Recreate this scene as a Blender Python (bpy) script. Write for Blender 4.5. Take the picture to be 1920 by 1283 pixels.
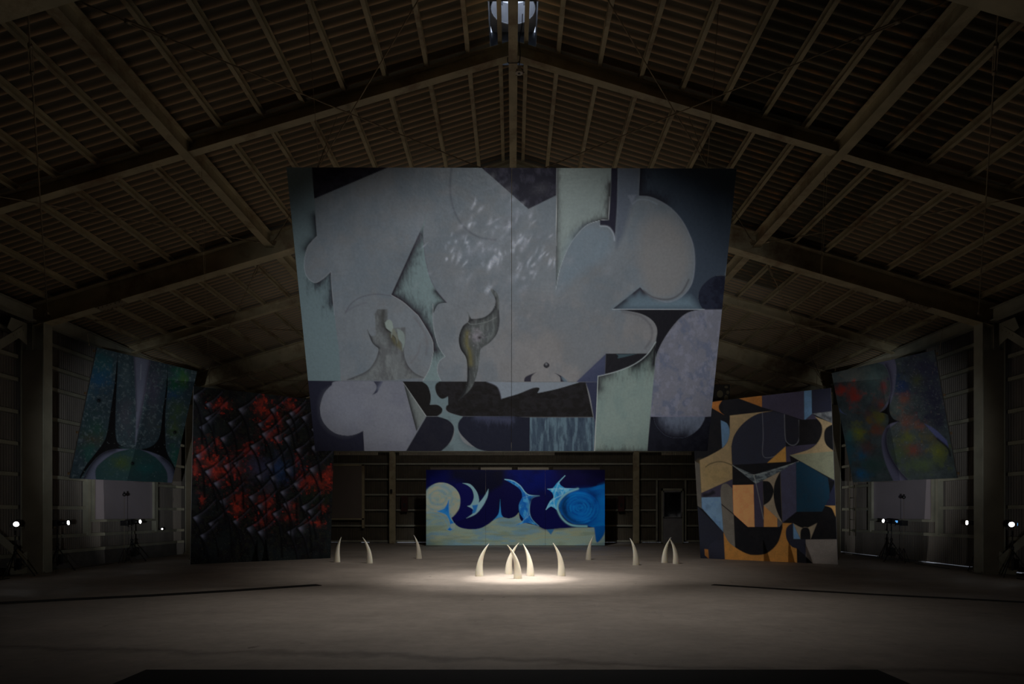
import bpy, bmesh, math, random
import numpy as np
from mathutils import Vector, Matrix
random.seed(7)
for o in list(bpy.data.objects): bpy.data.objects.remove(o, do_unlink=True)
SC = bpy.context.scene
COL = SC.collection
PI = math.pi

# ------------------------------------------------------------------ camera
F = 1280.0; CX = 962.0; CY = 963.0; H = 1.17
cam = bpy.data.cameras.new('camera'); camo = bpy.data.objects.new('camera', cam); COL.objects.link(camo)
cam.sensor_fit = 'HORIZONTAL'; cam.sensor_width = 36; cam.lens = 24
cam.shift_x = -(CX-960)/1920; cam.shift_y = (CY-641.5)/1920
cam.clip_start = .05; cam.clip_end = 200
camo.location = (0, 0, H); camo.rotation_euler = (PI/2, 0, 0)
SC.camera = camo
# ------------------------------------------------------------------ world, lights, exposure
w = bpy.data.worlds.new('night_sky'); SC.world = w; w.use_nodes = True
w.node_tree.nodes['Background'].inputs[0].default_value = (.72, .82, 1, 1)
w.node_tree.nodes['Background'].inputs[1].default_value = 1.0
SC.view_settings.view_transform = 'Standard'; SC.view_settings.look = 'None'
SC.view_settings.gamma = 1; SC.view_settings.exposure = 0; SC.view_settings.use_curve_mapping = False

def spot(name, loc, to, power, deg, blend, col=(1, .95, .88), size=.05, sx=1.0):
    l = bpy.data.lights.new(name, 'SPOT'); l.energy = power; l.spot_size = math.radians(deg); l.spot_blend = blend
    l.color = col; l.shadow_soft_size = size
    o = bpy.data.objects.new(name, l); COL.objects.link(o); o.location = loc
    o.rotation_euler = (Vector(to)-Vector(loc)).to_track_quat('-Z', 'Y').to_euler()
    o.scale = (sx, 1, 1)
    return o
WARM = (1, .925, .85); COOL = (.93, .97, 1)
spot('pool_light', (.05, 11.7, 6.85), (.12, 12.25, 0), 3400, 20, 1.0, WARM, .05)
spot('pool_halo_light', (.05, 12.4, 6.9), (.06, 12.2, 0), 1350, 44, 1.0, WARM, .35)
spot('wide_pool_light', (.05, 12.5, 6.9), (0, 15.3, 0), 700, 90, 1.0, WARM, .5)
spot('front_floor_fill', (0, 8.6, 7.75), (0, 9.7, 0), 760, 82, 1.0, WARM, .6)  # unseen overhead lamp, added to carry light onto the near floor
spot('back_hall_fill', (0, 15.4, 6.9), (0, 24.0, 0), 300, 84, .9, WARM, .2)  # unseen fill, added so the back wall and girts don't go black
spot('front_canvas_light', (0, -1.0, .7), (0, 9.85, 3.72), 900, 26, .7, (.98, .98, 1), .12, sx=1.8)
spot('blue_canvas_light', (0, 15.5, 6.9), (.08, 24.5, 1.5), 430, 20, .4, (.97, .98, 1), .06, sx=2.2)
spot('left_lamp_beam', (-8.95, 13.76, .98), (6.0, 16.84, 2.1), 880, 20, .45, (1, .95, .88), .04)
spot('right_lamp_beam', (8.95, 13.6, .98), (-6.1, 17.1, 2.1), 880, 20, .45, (1, .95, .88), .04)
spot('left_canvas_light', (-1.5, -.5, .9), (-8.53, 15.52, 2.7), 1500, 18, .85, COOL, .05, sx=.74)  # added lamp out of view beside the camera, for the teal canvas
spot('left_wall_fill', (-1.5, -.5, .9), (-9.0, 15.6, 1.9), 270, 24, 1.0, (1, .97, .92), .06)  # added fill from beside the camera, brightening the left wall
spot('right_canvas_light', (1.5, -.5, .9), (8.53, 15.52, 2.7), 1500, 18, .85, COOL, .05, sx=.74)  # out-of-view lamp added by the camera for the crescent canvas
spot('right_wall_fill', (1.5, -.5, .9), (9.0, 15.6, 1.9), 270, 24, 1.0, (1, .97, .92), .06)  # fill added from the camera side to lift the right wall

# ------------------------------------------------------------------ materials
def lin(c):
    r = []
    for v in c[:3]:
        v = v/255.0
        r.append(v/12.92 if v <= .04045 else ((v+.055)/1.055)**2.4)
    return tuple(r)
def mat(name, col, rough=.6, metal=0, var=.25, scale=4, bump=0, bscale=40, emit=None, estr=0, rnd=0, stretch=None, tint=None, tscale=2):
    m = bpy.data.materials.new(name); m.use_nodes = True; nt = m.node_tree; b = nt.nodes['Principled BSDF']
    b.inputs['Roughness'].default_value = rough; b.inputs['Metallic'].default_value = metal
    tc = nt.nodes.new('ShaderNodeTexCoord'); mp = nt.nodes.new('ShaderNodeMapping'); nt.links.new(tc.outputs['Object'], mp.inputs[0])
    if stretch: mp.inputs['Scale'].default_value = stretch
    n = nt.nodes.new('ShaderNodeTexNoise'); n.inputs['Scale'].default_value = scale; n.inputs['Detail'].default_value = 6
    nt.links.new(mp.outputs[0], n.inputs['Vector'])
    mr = nt.nodes.new('ShaderNodeMapRange'); mr.inputs['From Min'].default_value = .3; mr.inputs['From Max'].default_value = .7
    mr.inputs['To Min'].default_value = 1-var; mr.inputs['To Max'].default_value = 1+var
    nt.links.new(n.outputs['Fac'], mr.inputs['Value'])
    mx = nt.nodes.new('ShaderNodeVectorMath'); mx.operation = 'SCALE'; mx.inputs[0].default_value = col
    last = mr.outputs[0]
    if rnd:
        oi = nt.nodes.new('ShaderNodeObjectInfo'); r2 = nt.nodes.new('ShaderNodeMapRange')
        r2.inputs['To Min'].default_value = 1-rnd; r2.inputs['To Max'].default_value = 1+rnd
        nt.links.new(oi.outputs['Random'], r2.inputs['Value'])
        mm = nt.nodes.new('ShaderNodeMath'); mm.operation = 'MULTIPLY'; nt.links.new(last, mm.inputs[0]); nt.links.new(r2.outputs[0], mm.inputs[1]); last = mm.outputs[0]
    nt.links.new(last, mx.inputs['Scale'])
    out = mx.outputs[0]
    if tint:
        n2 = nt.nodes.new('ShaderNodeTexNoise'); n2.inputs['Scale'].default_value = tscale; n2.inputs['Detail'].default_value = 8; n2.inputs['Roughness'].default_value = .7
        nt.links.new(mp.outputs[0], n2.inputs['Vector'])
        cr = nt.nodes.new('ShaderNodeMapRange'); cr.inputs['From Min'].default_value = .5; cr.inputs['From Max'].default_value = .68
        nt.links.new(n2.outputs['Fac'], cr.inputs['Value'])
        mi = nt.nodes.new('ShaderNodeMix'); mi.data_type = 'RGBA'
        nt.links.new(cr.outputs[0], mi.inputs['Factor']); nt.links.new(out, mi.inputs['A']); mi.inputs['B'].default_value = (*tint, 1)
        out = mi.outputs['Result']
    nt.links.new(out, b.inputs['Base Color'])
    if bump:
        nb = nt.nodes.new('ShaderNodeTexNoise'); nb.inputs['Scale'].default_value = bscale; nb.inputs['Detail'].default_value = 4
        nt.links.new(mp.outputs[0], nb.inputs['Vector'])
        bp = nt.nodes.new('ShaderNodeBump'); bp.inputs['Strength'].default_value = bump; bp.inputs['Distance'].default_value = .02
        nt.links.new(nb.outputs['Fac'], bp.inputs['Height']); nt.links.new(bp.outputs[0], b.inputs['Normal'])
    if emit:
        b.inputs['Emission Color'].default_value = (*emit, 1); b.inputs['Emission Strength'].default_value = estr
    return m
M = {}
M['steel'] = mat('painted_steel', (.44, .385, .245), .55, 0, .18, 3, tint=(.20, .12, .06), tscale=1.2)
M['steel_wall'] = mat('painted_wall_steel', (.34, .34, .27), .55, 0, .18, 3)
M['darksteel'] = mat('dark_primer_steel', (.16, .14, .10), .6, 0, .2, 2)  # plain dark steel tone for cover plates, base plates and ladder
M['rod'] = mat('rod_steel', (.30, .24, .15), .5, .3, .2, 8)
M['roof'] = mat('roof_slate', (.46, .31, .175), .75, 0, .14, 2.5, rnd=.12, stretch=(.5, 3, 1))
M['rust'] = mat('rust_stained_roofing', (.13, .105, .06), .8, 0, .5, 3, rnd=.3, stretch=(.8, 4, 1), tint=(.60, .27, .07), tscale=1.6)
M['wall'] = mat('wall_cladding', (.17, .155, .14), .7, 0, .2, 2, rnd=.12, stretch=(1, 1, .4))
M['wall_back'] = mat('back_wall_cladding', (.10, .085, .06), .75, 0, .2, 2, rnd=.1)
M['fibre'] = mat('clear_fibreglass', (.75, .68, .55), .6, 0, .1, 2)
M['concrete'] = mat('kerb_concrete', (.16, .155, .15), .85, 0, .25, 3, .15, 20)
M['board'] = mat('white_board', (.42, .38, .43), .7, 0, .06, 1.5)
M['board_back'] = mat('grey_board', (.20, .17, .15), .7, 0, .06, 1.5)
M['black'] = mat('black_plastic', (.012, .012, .014), .45, 0, .2, 6)
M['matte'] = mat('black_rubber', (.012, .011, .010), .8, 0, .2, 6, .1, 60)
M['chrome'] = mat('bright_metal', (.6, .6, .62), .25, 1, .1, 6)
M['alu'] = mat('aluminium_door', (.34, .34, .36), .45, .4, .1, 4)
M['glass'] = mat('dark_glass', (.004, .004, .006), .08, 0, .1, 4)
M['red'] = mat('red_box', (.05, .008, .005), .6, 0, .1, 6)
M['lens'] = mat('glowing_lens', (1, 1, 1), .3, 0, 0, 4, emit=(1, .97, .95), estr=14)
M['lens_dim'] = mat('glowing_small_lens', (1, 1, 1), .3, 0, 0, 4, emit=(1, .97, .95), estr=3)
M['lcd'] = mat('blue_display', (.05, .2, .5), .3, 0, 0, 4, emit=(.12, .42, .9), estr=.9)
M['green'] = mat('green_glow', (.02, .3, .02), .4, 0, 0, 4, emit=(.02, .5, .03), estr=.12)
M['duct'] = mat('galvanised_duct', (.20, .215, .25), .45, .5, .15, 6)
M['duct_light'] = mat('bright_zinc', (.45, .46, .49), .5, .1, .15, 6)
M['chrome_rim'] = mat('zinc_rim', (.85, .87, .9), .35, .3, .05, 6)
M['edge'] = mat('canvas_edge', (.62, .60, .62), .8, 0, .08, 30)
M['edge_dark'] = mat('dark_canvas_edge', (.06, .055, .05), .8, 0, .1, 30)
M['timber'] = mat('stretcher_timber', (.16, .10, .05), .75, 0, .3, 8, stretch=(1, 8, 1))
M['ceram'] = mat('white_ceramic', (.5, .46, .38), .4, 0, .05, 10)
# wave shading painted into the slate: brown on one flank, darker grey-green opposite
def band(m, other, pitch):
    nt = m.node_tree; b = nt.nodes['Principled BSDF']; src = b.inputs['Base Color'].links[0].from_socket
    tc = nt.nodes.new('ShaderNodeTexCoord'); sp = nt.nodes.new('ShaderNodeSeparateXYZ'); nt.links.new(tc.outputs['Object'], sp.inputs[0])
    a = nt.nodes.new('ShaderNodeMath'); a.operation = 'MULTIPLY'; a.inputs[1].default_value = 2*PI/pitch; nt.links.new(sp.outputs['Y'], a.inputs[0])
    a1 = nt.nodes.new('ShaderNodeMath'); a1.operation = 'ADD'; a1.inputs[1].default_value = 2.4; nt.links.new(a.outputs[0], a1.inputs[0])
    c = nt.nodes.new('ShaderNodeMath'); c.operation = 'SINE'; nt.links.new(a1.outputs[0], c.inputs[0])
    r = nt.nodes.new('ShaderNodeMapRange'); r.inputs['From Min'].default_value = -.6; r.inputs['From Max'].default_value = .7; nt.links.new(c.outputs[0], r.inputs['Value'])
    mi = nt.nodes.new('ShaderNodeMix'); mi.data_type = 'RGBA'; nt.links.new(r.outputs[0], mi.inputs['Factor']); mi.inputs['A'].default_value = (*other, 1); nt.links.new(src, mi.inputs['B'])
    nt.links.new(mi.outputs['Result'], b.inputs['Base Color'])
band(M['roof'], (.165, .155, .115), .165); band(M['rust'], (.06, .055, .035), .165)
# horn material: pale wax-like ivory
m = mat('ivory_wax', (.90, .87, .74), .38, 0, .03, 5, tint=(.88, .80, .58), tscale=1.5); bs = m.node_tree.nodes['Principled BSDF']
bs.inputs['Subsurface Weight'].default_value = .35; bs.inputs['Subsurface Radius'].default_value = (.10, .07, .035); bs.inputs['Subsurface Scale'].default_value = .5
M['ivory'] = m
# floor: worn concrete
def floor_mat():
    m = bpy.data.materials.new('worn_concrete_floor'); m.use_nodes = True; nt = m.node_tree; N = nt.nodes; L = nt.links; b = N['Principled BSDF']
    tc = N.new('ShaderNodeTexCoord')
    def noise(sc, det=6, ro=.6, st=None):
        mp = N.new('ShaderNodeMapping'); L.new(tc.outputs['Object'], mp.inputs[0])
        if st: mp.inputs['Scale'].default_value = st
        n = N.new('ShaderNodeTexNoise'); n.inputs['Scale'].default_value = sc; n.inputs['Detail'].default_value = det; n.inputs['Roughness'].default_value = ro
        L.new(mp.outputs[0], n.inputs['Vector']); return n.outputs['Fac']
    def rng(v, a, b_, c, d):
        r = N.new('ShaderNodeMapRange'); L.new(v, r.inputs['Value'])
        for k, x in zip(('From Min', 'From Max', 'To Min', 'To Max'), (a, b_, c, d)): r.inputs[k].default_value = x
        return r.outputs[0]
    def mul(a, c):
        q = N.new('ShaderNodeMath'); q.operation = 'MULTIPLY'; L.new(a, q.inputs[0]); L.new(c, q.inputs[1]); return q.outputs[0]
    n1 = rng(noise(.9, 8, .65, (1, 1.3, 1)), .3, .7, .84, 1.14); n2 = rng(noise(7, 8, .7), .35, .65, .90, 1.08)
    spots = rng(noise(5.5, 3, .5, (1, .6, 1)), .715, .76, 1, .45)
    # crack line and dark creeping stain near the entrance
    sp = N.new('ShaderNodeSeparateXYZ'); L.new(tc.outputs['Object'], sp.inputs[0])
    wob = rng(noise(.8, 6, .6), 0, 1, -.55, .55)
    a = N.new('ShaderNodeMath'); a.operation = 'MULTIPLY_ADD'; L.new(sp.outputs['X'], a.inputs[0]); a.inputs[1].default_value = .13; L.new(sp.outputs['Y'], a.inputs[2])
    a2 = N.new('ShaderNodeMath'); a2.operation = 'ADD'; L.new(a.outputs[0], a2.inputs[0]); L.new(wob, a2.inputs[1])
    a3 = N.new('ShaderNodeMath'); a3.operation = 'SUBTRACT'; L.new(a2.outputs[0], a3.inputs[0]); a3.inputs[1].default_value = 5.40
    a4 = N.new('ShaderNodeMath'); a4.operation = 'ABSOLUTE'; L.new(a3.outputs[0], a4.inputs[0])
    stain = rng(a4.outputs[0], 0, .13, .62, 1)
    wob2 = rng(noise(1.6, 8, .7), 0, 1, -.9, .9)
    c = N.new('ShaderNodeMath'); c.operation = 'MULTIPLY_ADD'; L.new(sp.outputs['X'], c.inputs[0]); c.inputs[1].default_value = 1.0; L.new(sp.outputs['Y'], c.inputs[2])
    c2 = N.new('ShaderNodeMath'); c2.operation = 'ADD'; L.new(c.outputs[0], c2.inputs[0]); L.new(wob2, c2.inputs[1])
    c3 = N.new('ShaderNodeMath'); c3.operation = 'SUBTRACT'; L.new(c2.outputs[0], c3.inputs[0]); c3.inputs[1].default_value = 9.6
    c4 = N.new('ShaderNodeMath'); c4.operation = 'ABSOLUTE'; L.new(c3.outputs[0], c4.inputs[0])
    crack = rng(c4.outputs[0], 0, .018, .7, 1)
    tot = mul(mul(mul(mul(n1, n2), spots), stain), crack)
    v = N.new('ShaderNodeVectorMath'); v.operation = 'SCALE'; v.inputs[0].default_value = (.40, .355, .315); L.new(tot, v.inputs['Scale'])
    L.new(v.outputs[0], b.inputs['Base Color'])
    L.new(rng(noise(.55, 4, .6), .42, .58, .55, .78), b.inputs['Roughness'])
    bp = N.new('ShaderNodeBump'); bp.inputs['Strength'].default_value = .25; bp.inputs['Distance'].default_value = .01
    L.new(noise(12, 5, .6, (1, .5, 1)), bp.inputs['Height']); L.new(bp.outputs[0], b.inputs['Normal'])
    return m
M['floor'] = floor_mat()

# ------------------------------------------------------------------ mesh helpers
class MB:
    def __init__(s): s.v = []; s.f = []; s.mi = []; s.smooth = []
    def add(s, vs, fs, mi=0, sm=False):
        k = len(s.v); s.v += [tuple(v) for v in vs]; s.f += [tuple(k+i for i in f) for f in fs]; s.mi += [mi]*len(fs); s.smooth += [sm]*len(fs); return s
    def box(s, x0, x1, y0, y1, z0, z1, mi=0):
        return s.add([(x0,y0,z0),(x1,y0,z0),(x1,y1,z0),(x0,y1,z0),(x0,y0,z1),(x1,y0,z1),(x1,y1,z1),(x0,y1,z1)],
                     [(0,3,2,1),(4,5,6,7),(0,1,5,4),(1,2,6,5),(2,3,7,6),(3,0,4,7)], mi)
    def prism(s, p0, p1, prof, up=(0,0,1), mi=0, sm=False):
        """sweep a closed 2-D profile (side, up) from p0 to p1"""
        p0 = Vector(p0); p1 = Vector(p1); d = (p1-p0).normalized(); up = Vector(up)
        sd = d.cross(up).normalized(); u = sd.cross(d).normalized(); n = len(prof)
        vs = [p0+sd*a+u*b for a, b in prof]+[p1+sd*a+u*b for a, b in prof]
        fs = [(i, (i+1) % n, n+(i+1) % n, n+i) for i in range(n)]+[tuple(range(n))[::-1], tuple(range(n, 2*n))]
        return s.add(vs, fs, mi, sm)
    def bar(s, p0, p1, wd, h, up=(0,0,1), mi=0):
        a, b = wd/2, h/2
        return s.prism(p0, p1, [(-a,-b),(a,-b),(a,b),(-a,b)], up, mi)
    def ibeam(s, p0, p1, wd, h, tf=.014, tw=.01, up=(0,0,1)):
        a, b, t = wd/2, h/2, tw/2
        return s.prism(p0, p1, [(-a,-b),(a,-b),(a,-b+tf),(t,-b+tf),(t,b-tf),(a,b-tf),(a,b),(-a,b),(-a,b-tf),(-t,b-tf),(-t,-b+tf),(-a,-b+tf)], up)
    def tube(s, p0, p1, r0, r1=None, n=10, mi=0, sm=True):
        r1 = r0 if r1 is None else r1; p0 = Vector(p0); p1 = Vector(p1); d = (p1-p0).normalized()
        up = Vector((0,0,1)) if abs(d.z) < .9 else Vector((1,0,0)); a = d.cross(up).normalized(); b = a.cross(d)
        vs = [p0+(a*math.cos(2*PI*i/n)+b*math.sin(2*PI*i/n))*r0 for i in range(n)]+[p1+(a*math.cos(2*PI*i/n)+b*math.sin(2*PI*i/n))*r1 for i in range(n)]
        k = len(s.v); s.add(vs, [(i, (i+1) % n, n+(i+1) % n, n+i) for i in range(n)], mi, sm)
        return s.add([], [tuple(k-len(s.v)+0+i for i in range(n))[::-1]], mi) if False else s._caps(k, n, mi)
    def _caps(s, k, n, mi):
        s.f.append(tuple(k+i for i in range(n))[::-1]); s.f.append(tuple(k+n+i for i in range(n))); s.mi += [mi]*2; s.smooth += [False]*2; return s
    def sphere(s, c, r, n=12, mi=0):
        vs = []; fs = []; m_ = n//2
        for j in range(1, m_):
            for i in range(n):
                t = PI*j/m_; p = 2*PI*i/n; vs.append((c[0]+r*math.sin(t)*math.cos(p), c[1]+r*math.sin(t)*math.sin(p), c[2]+r*math.cos(t)))
        vs += [(c[0],c[1],c[2]+r),(c[0],c[1],c[2]-r)]; T = len(vs)-2
        for j in range(m_-2):
            for i in range(n): fs.append((j*n+i, (j+1)*n+i, (j+1)*n+(i+1)%n, j*n+(i+1)%n))
        for i in range(n): fs.append((T, i, (i+1)%n)); fs.append((T+1, (m_-2)*n+(i+1)%n, (m_-2)*n+i))
        return s.add(vs, fs, mi)
    def build(s, name, mats, parent=None, loc=None):
        me = bpy.data.meshes.new(name); me.from_pydata(s.v, [], s.f)
        for m_ in (mats if isinstance(mats, (list, tuple)) else [mats]): me.materials.append(m_)
        me.polygons.foreach_set('material_index', s.mi); me.polygons.foreach_set('use_smooth', s.smooth); me.update()
        o = bpy.data.objects.new(name, me); COL.objects.link(o)
        if loc: o.location = loc
        if parent: o.parent = parent
        return o
def tag(o, label=None, cat=None, group=None, kind=None):
    if label: o['label'] = label
    if cat: o['category'] = cat
    if group: o['group'] = group
    if kind: o['kind'] = kind
    return o
def empty(name, loc, label=None, cat=None, group=None, rz=0):
    o = bpy.data.objects.new(name, None); COL.objects.link(o); o.location = loc; o.rotation_euler = (0,0,rz); o.empty_display_size = .2
    return tag(o, label, cat, group)
def copy_tree(o, parent=None):
    c = o.copy(); COL.objects.link(c); c.parent = parent
    for ch in [x for x in COL.objects if x.parent == o]: copy_tree(ch, c)
    return c
def clone(o, parent, loc, rot=None):
    c = o.copy(); COL.objects.link(c); c.parent = parent; c.location = loc
    if rot: c.rotation_euler = rot
    return c

# ------------------------------------------------------------------ floor
XW = 9.62; Y0 = -3.3; Y1 = 26.74
fl = MB(); fl.box(-14, 14, Y0-6, Y1+8, -.2, 0)
tag(fl.build('floor', M['floor']), kind='structure')

# ------------------------------------------------------------------ ceiling
SL = .3
def rz_(x, z0): return z0-SL*abs(x)
HOLE = (9.16, 10.48)
cap = MB()
for ya, yb in ((Y0, HOLE[0]), (HOLE[1], Y1)):
    for s in (-1, 1):
        cap.add([(0,ya,8.20),(0,yb,8.20),(s*.45,yb,8.20-.135),(s*.45,ya,8.20-.135)], [(0,1,2,3)])
ceil = cap.build('ceiling', M['roof']); tag(ceil, kind='structure')
PITCH = .165; NW = 4; SW = PITCH*NW
def roof_sheet_mesh(xa, xb, dz):
    b = MB(); n = NW*8; vs = []; fs = []
    for i in range(n+2):
        y = i*PITCH/8; z = .036*math.sin(2*PI*i/8)
        for x in (xa, xb): vs.append((x, y, rz_(x, 8.165)+dz+z))
    for i in range(n+1): fs.append((2*i, 2*i+1, 2*i+3, 2*i+2))
    b.add(vs, fs, 0, True); return b
XS = (.0, 3.05, 6.1, 9.95)
protos = {}
nsh = int((Y1-Y0)/SW)+1
for s in (-1, 1):
    for k in range(3):
        for j in range(nsh):
            y = HOLE[0]+(j-19)*SW
            if y+SW < Y0 or y > Y1: continue
            hole = (k == 0 and j in (19, 20))
            key = (s, k, 'h' if hole else ('r' if (s > 0 and k == 1 and 4 < y < 15.5) else 'n'))
            if key not in protos:
                xa = .34 if hole else XS[k]
                o = roof_sheet_mesh(s*xa, s*(XS[k+1]+.06), -.004*k).build('roof_sheet', M['rust'] if key[2] == 'r' else M['roof'], ceil, (0, y, 0)); protos[key] = o
            else: clone(protos[key], ceil, (0, y, 0))
# purlins
def channel(b, x, s):
    zt = rz_(x, 8.115); L0, L1 = Y0, Y1-.05
    sec = [(-.03,0),(.03,0),(.03,.012),(-.022,.012),(-.022,.092),(.03,.092),(.03,.10),(-.03,.10)]
    b.prism((x, L0, zt-.1), (x, L1, zt-.1), [(-s*a, c_) for a, c_ in sec]); return b
for s in (-1, 1):
    for x in [.19]+[.655+.597*k for k in range(15)]:
        channel(MB(), s*x, s).build('purlin', M['steel'], ceil)
YM = [0.05, 6.65, 13.27, 19.87, 26.45]; YI = [3.35, 9.95, 16.57, 23.2]
for y in YM:
    for s in (-1, 1):
        MB().ibeam((0, y, 7.78), (s*9.30, y, 7.78-SL*9.30), .25, .43, .016, .012).build('rafter', M['steel'], ceil)
for y in YI:
    for s in (-1, 1):
        MB().ibeam((0, y, 7.92), (s*9.30, y, 7.92-SL*9.30), .15, .2, .012, .009).build('rafter', M['steel'], ceil)
for i in range(4):
    for s in (-1, 1):
        MB().ibeam((s*4.72, YM[i]+.01, 6.455), (s*4.72, YM[i+1]-.01, 6.455), .155, .25, .014, .01).build('strut', M['steel'], ceil)
        # bolted splice plates under the main rafters
    MB().ibeam((0, YM[i], 7.70), (0, YM[i+1], 7.70), .125, .32, .012, .01).build('ridge_beam', M['steel'], ceil)
for y in YM[1:4]:
    for s in (-1, 1):
        b = MB(); x0, x1 = s*7.55, s*8.05
        b.bar((x0, y, rz_(x0, 7.553)), (x1, y, rz_(x1, 7.553)), .25, .02)
        for q in range(6):
            for e in (-.09, .09):
                x = s*(7.6+.08*q); b.tube((x, y+e, rz_(x, 7.545)), (x, y+e, rz_(x, 7.52)), .013, n=6)
        b.build('splice_plate', M['rod'], ceil)
# bracing rods with turnbuckles and end clevises
def rod(p0, p1):
    b = MB(); b.tube(p0, p1, .009, n=6); d = Vector(p1)-Vector(p0); d.normalize(); p0v = Vector(p0); p1v = Vector(p1)
    a = p0v+d*.75; c = p0v+d*1.15; sd = d.cross(Vector((0,0,1))).normalized()
    for e in (-.02, .02): b.bar(a+sd*e, c+sd*e, .01, .016)
    for q in (a, c): b.tube(q-d*.03, q+d*.03, .024, n=6)
    b.tube(p0v, p0v+d*.12, .022, .016, n=6); b.tube(p1v-d*.12, p1v, .016, .022, n=6)
    b.bar(p1v-d*.02, p1v+d*.12, .09, .02)
    b.build('tie_rod', M['rod'], ceil)
for i in range(1, 4):
    a, c = YM[i]+.14, YM[i+1]-.14
    for s in (-1, 1):
        rod((s*.14, a, 7.62), (s*4.60, c, 6.40)); rod((s*4.60, a, 6.38), (s*.14, c, 7.62))
        rod((s*4.84, a, 6.38), (s*8.95, c, 5.0)); rod((s*8.95, a, 5.0), (s*4.84, c, 6.38))

# ------------------------------------------------------------------ side walls
WP = .069; NWV = 10
def wall_sheet(name_mat, z0, z1):
    b = MB(); n = NWV*6; vs = []; fs = []
    for i in range(n+3):
        y = i*WP/6; x = .010*math.sin(2*PI*i/6)
        vs += [(x, y, z0), (x, y, z1)]
    for i in range(n+2): fs.append((2*i, 2*i+1, 2*i+3, 2*i+2))
    return b.add(vs, fs, 0)
GZ = [.36, .69, 1.29, 1.92, 2.51, 3.12, 3.74, 4.18, 4.65]
for s, nm in ((-1, 'wall_left'), (1, 'wall_right')):
    b = MB()
    if s < 0: b.box(-9.80, -9.52, Y0, Y1+.1, 0, .32)
    else:
        y = Y0
        while y < Y1:
            q = random.uniform(.5, 1.6); hh = random.choice([.03, .036, .040, .046, .052]); b.box(9.54, 9.72, y, min(y+q, Y1), 0, hh); y += q
    wl = b.build(nm, M['concrete']); tag(wl, kind='structure')
    zb = .32 if s < 0 else .05
    pr = None; n = int((Y1-Y0)/(WP*NWV))+1
    for j in range(n):
        y = Y0+j*WP*NWV
        if pr is None: pr = wall_sheet('wall', zb, 5.42).build('cladding_sheet', M['wall'], wl, (s*XW, y, 0))
        else: clone(pr, wl, (s*XW+(.003 if j % 2 else 0), y, 0))
    wins = (15.25, 18.15)
    for z in GZ:
        spans = [(Y0+.2, YM[1]-.2), (YM[1]+.2, YM[2]-.16)]
        if 1.0 < z < 2.5: spans += [(YM[2]+.16, wins[0]), (wins[1], YM[3]-.14)]
        else: spans += [(YM[2]+.16, YM[3]-.14)]
        spans += [(YM[3]+.14, YM[4]-.2)]
        for a, c in spans:
            if z == .36 and s > 0: continue
            g = MB()
            g.box(*(sorted((s*9.50, s*9.512))), a, c, z-.035, z+.035)
            g.box(*(sorted((s*9.512, s*9.60))), a, c, z-.035, z-.026)
            g.box(*(sorted((s*9.512, s*9.60))), a, c, z+.026, z+.035)
            g.build('girt', M['steel_wall'], wl)
    for i in range(4):
        MB().ibeam((s*9.24, YM[i]+.14, 4.995), (s*9.24, YM[i+1]-.14, 4.995), .15, .24, .014, .01).build('eave_beam', M['steel_wall'], wl)
        # end gusset with bolts
    for (ya, za, yb, zb2) in ((YM[1]+.15, .25, YM[2]-.22, 4.68), (YM[1]+.15, 4.68, YM[2]-.22, .25)):
        off = .02 if zb2 > 1 else -.02
        br = MB(); br.bar((s*(9.33+off), ya, za), (s*(9.33+off), yb, zb2), .15, .012, up=(1, 0, 0)); br.build('brace', M['steel_wall'], wl)
    for (y, z, dz) in ((YM[2]-.12, 4.83, -1), (YM[2]-.12, .02, 1)):
        gs = MB(); gs.add([(s*9.36, y, z), (s*9.36, y, z+dz*.42), (s*9.36, y-.52, z+dz*.22), (s*9.36, y-.42, z),
                           (s*9.372, y, z), (s*9.372, y, z+dz*.42), (s*9.372, y-.52, z+dz*.22), (s*9.372, y-.42, z)],
                          [(0,1,2,3),(7,6,5,4),(0,4,5,1),(1,5,6,2),(2,6,7,3),(3,7,4,0)])
        for q in range(4): yy = y-.12-.085*q; gs.tube((s*9.36, yy, z+dz*(.08+.055*q)+dz*.08), (s*9.335, yy, z+dz*(.08+.055*q)+dz*.08), .018, n=6)
        gs.build('gusset_plate', M['steel_wall'], wl)
    # posts and rail around the boarded opening
    for y in wins: MB().box(*(sorted((s*9.46, s*9.58))), y-.05, y+.05, .69, 2.55).build('window_post', M['steel_wall'], wl)
    # upper eave flashing strip above the dark bay
    # window board
    wb = MB().box(*(sorted((s*9.50, s*9.53))), 15.42, 17.98, 1.035, 2.42).build('window_1' if s < 0 else 'window_2', M['board']); tag(wb, kind='structure')
    fr = MB()
    X0, X1 = sorted((s*9.44, s*9.56))
    fr.box(X0, X1, 15.36, 18.04, .975, 1.03); fr.box(X0, X1, 15.36, 18.04, 2.42, 2.47); fr.box(X0, X1, 15.36, 15.42, 1.03, 2.42); fr.box(X0, X1, 17.98, 18.04, 1.03, 2.42)
    fr.build('window_frame', M['steel_wall'], wb)
# near wall behind the camera
b = MB(); b.box(-9.7, 9.7, Y0-.1, Y0, 0, 5.2); b.add([(-9.7,Y0-.05,5.2),(9.7,Y0-.05,5.2),(0,Y0-.05,8.2)], [(0,1,2)])
tag(b.build('wall_front', M['wall']), kind='structure')

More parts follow.
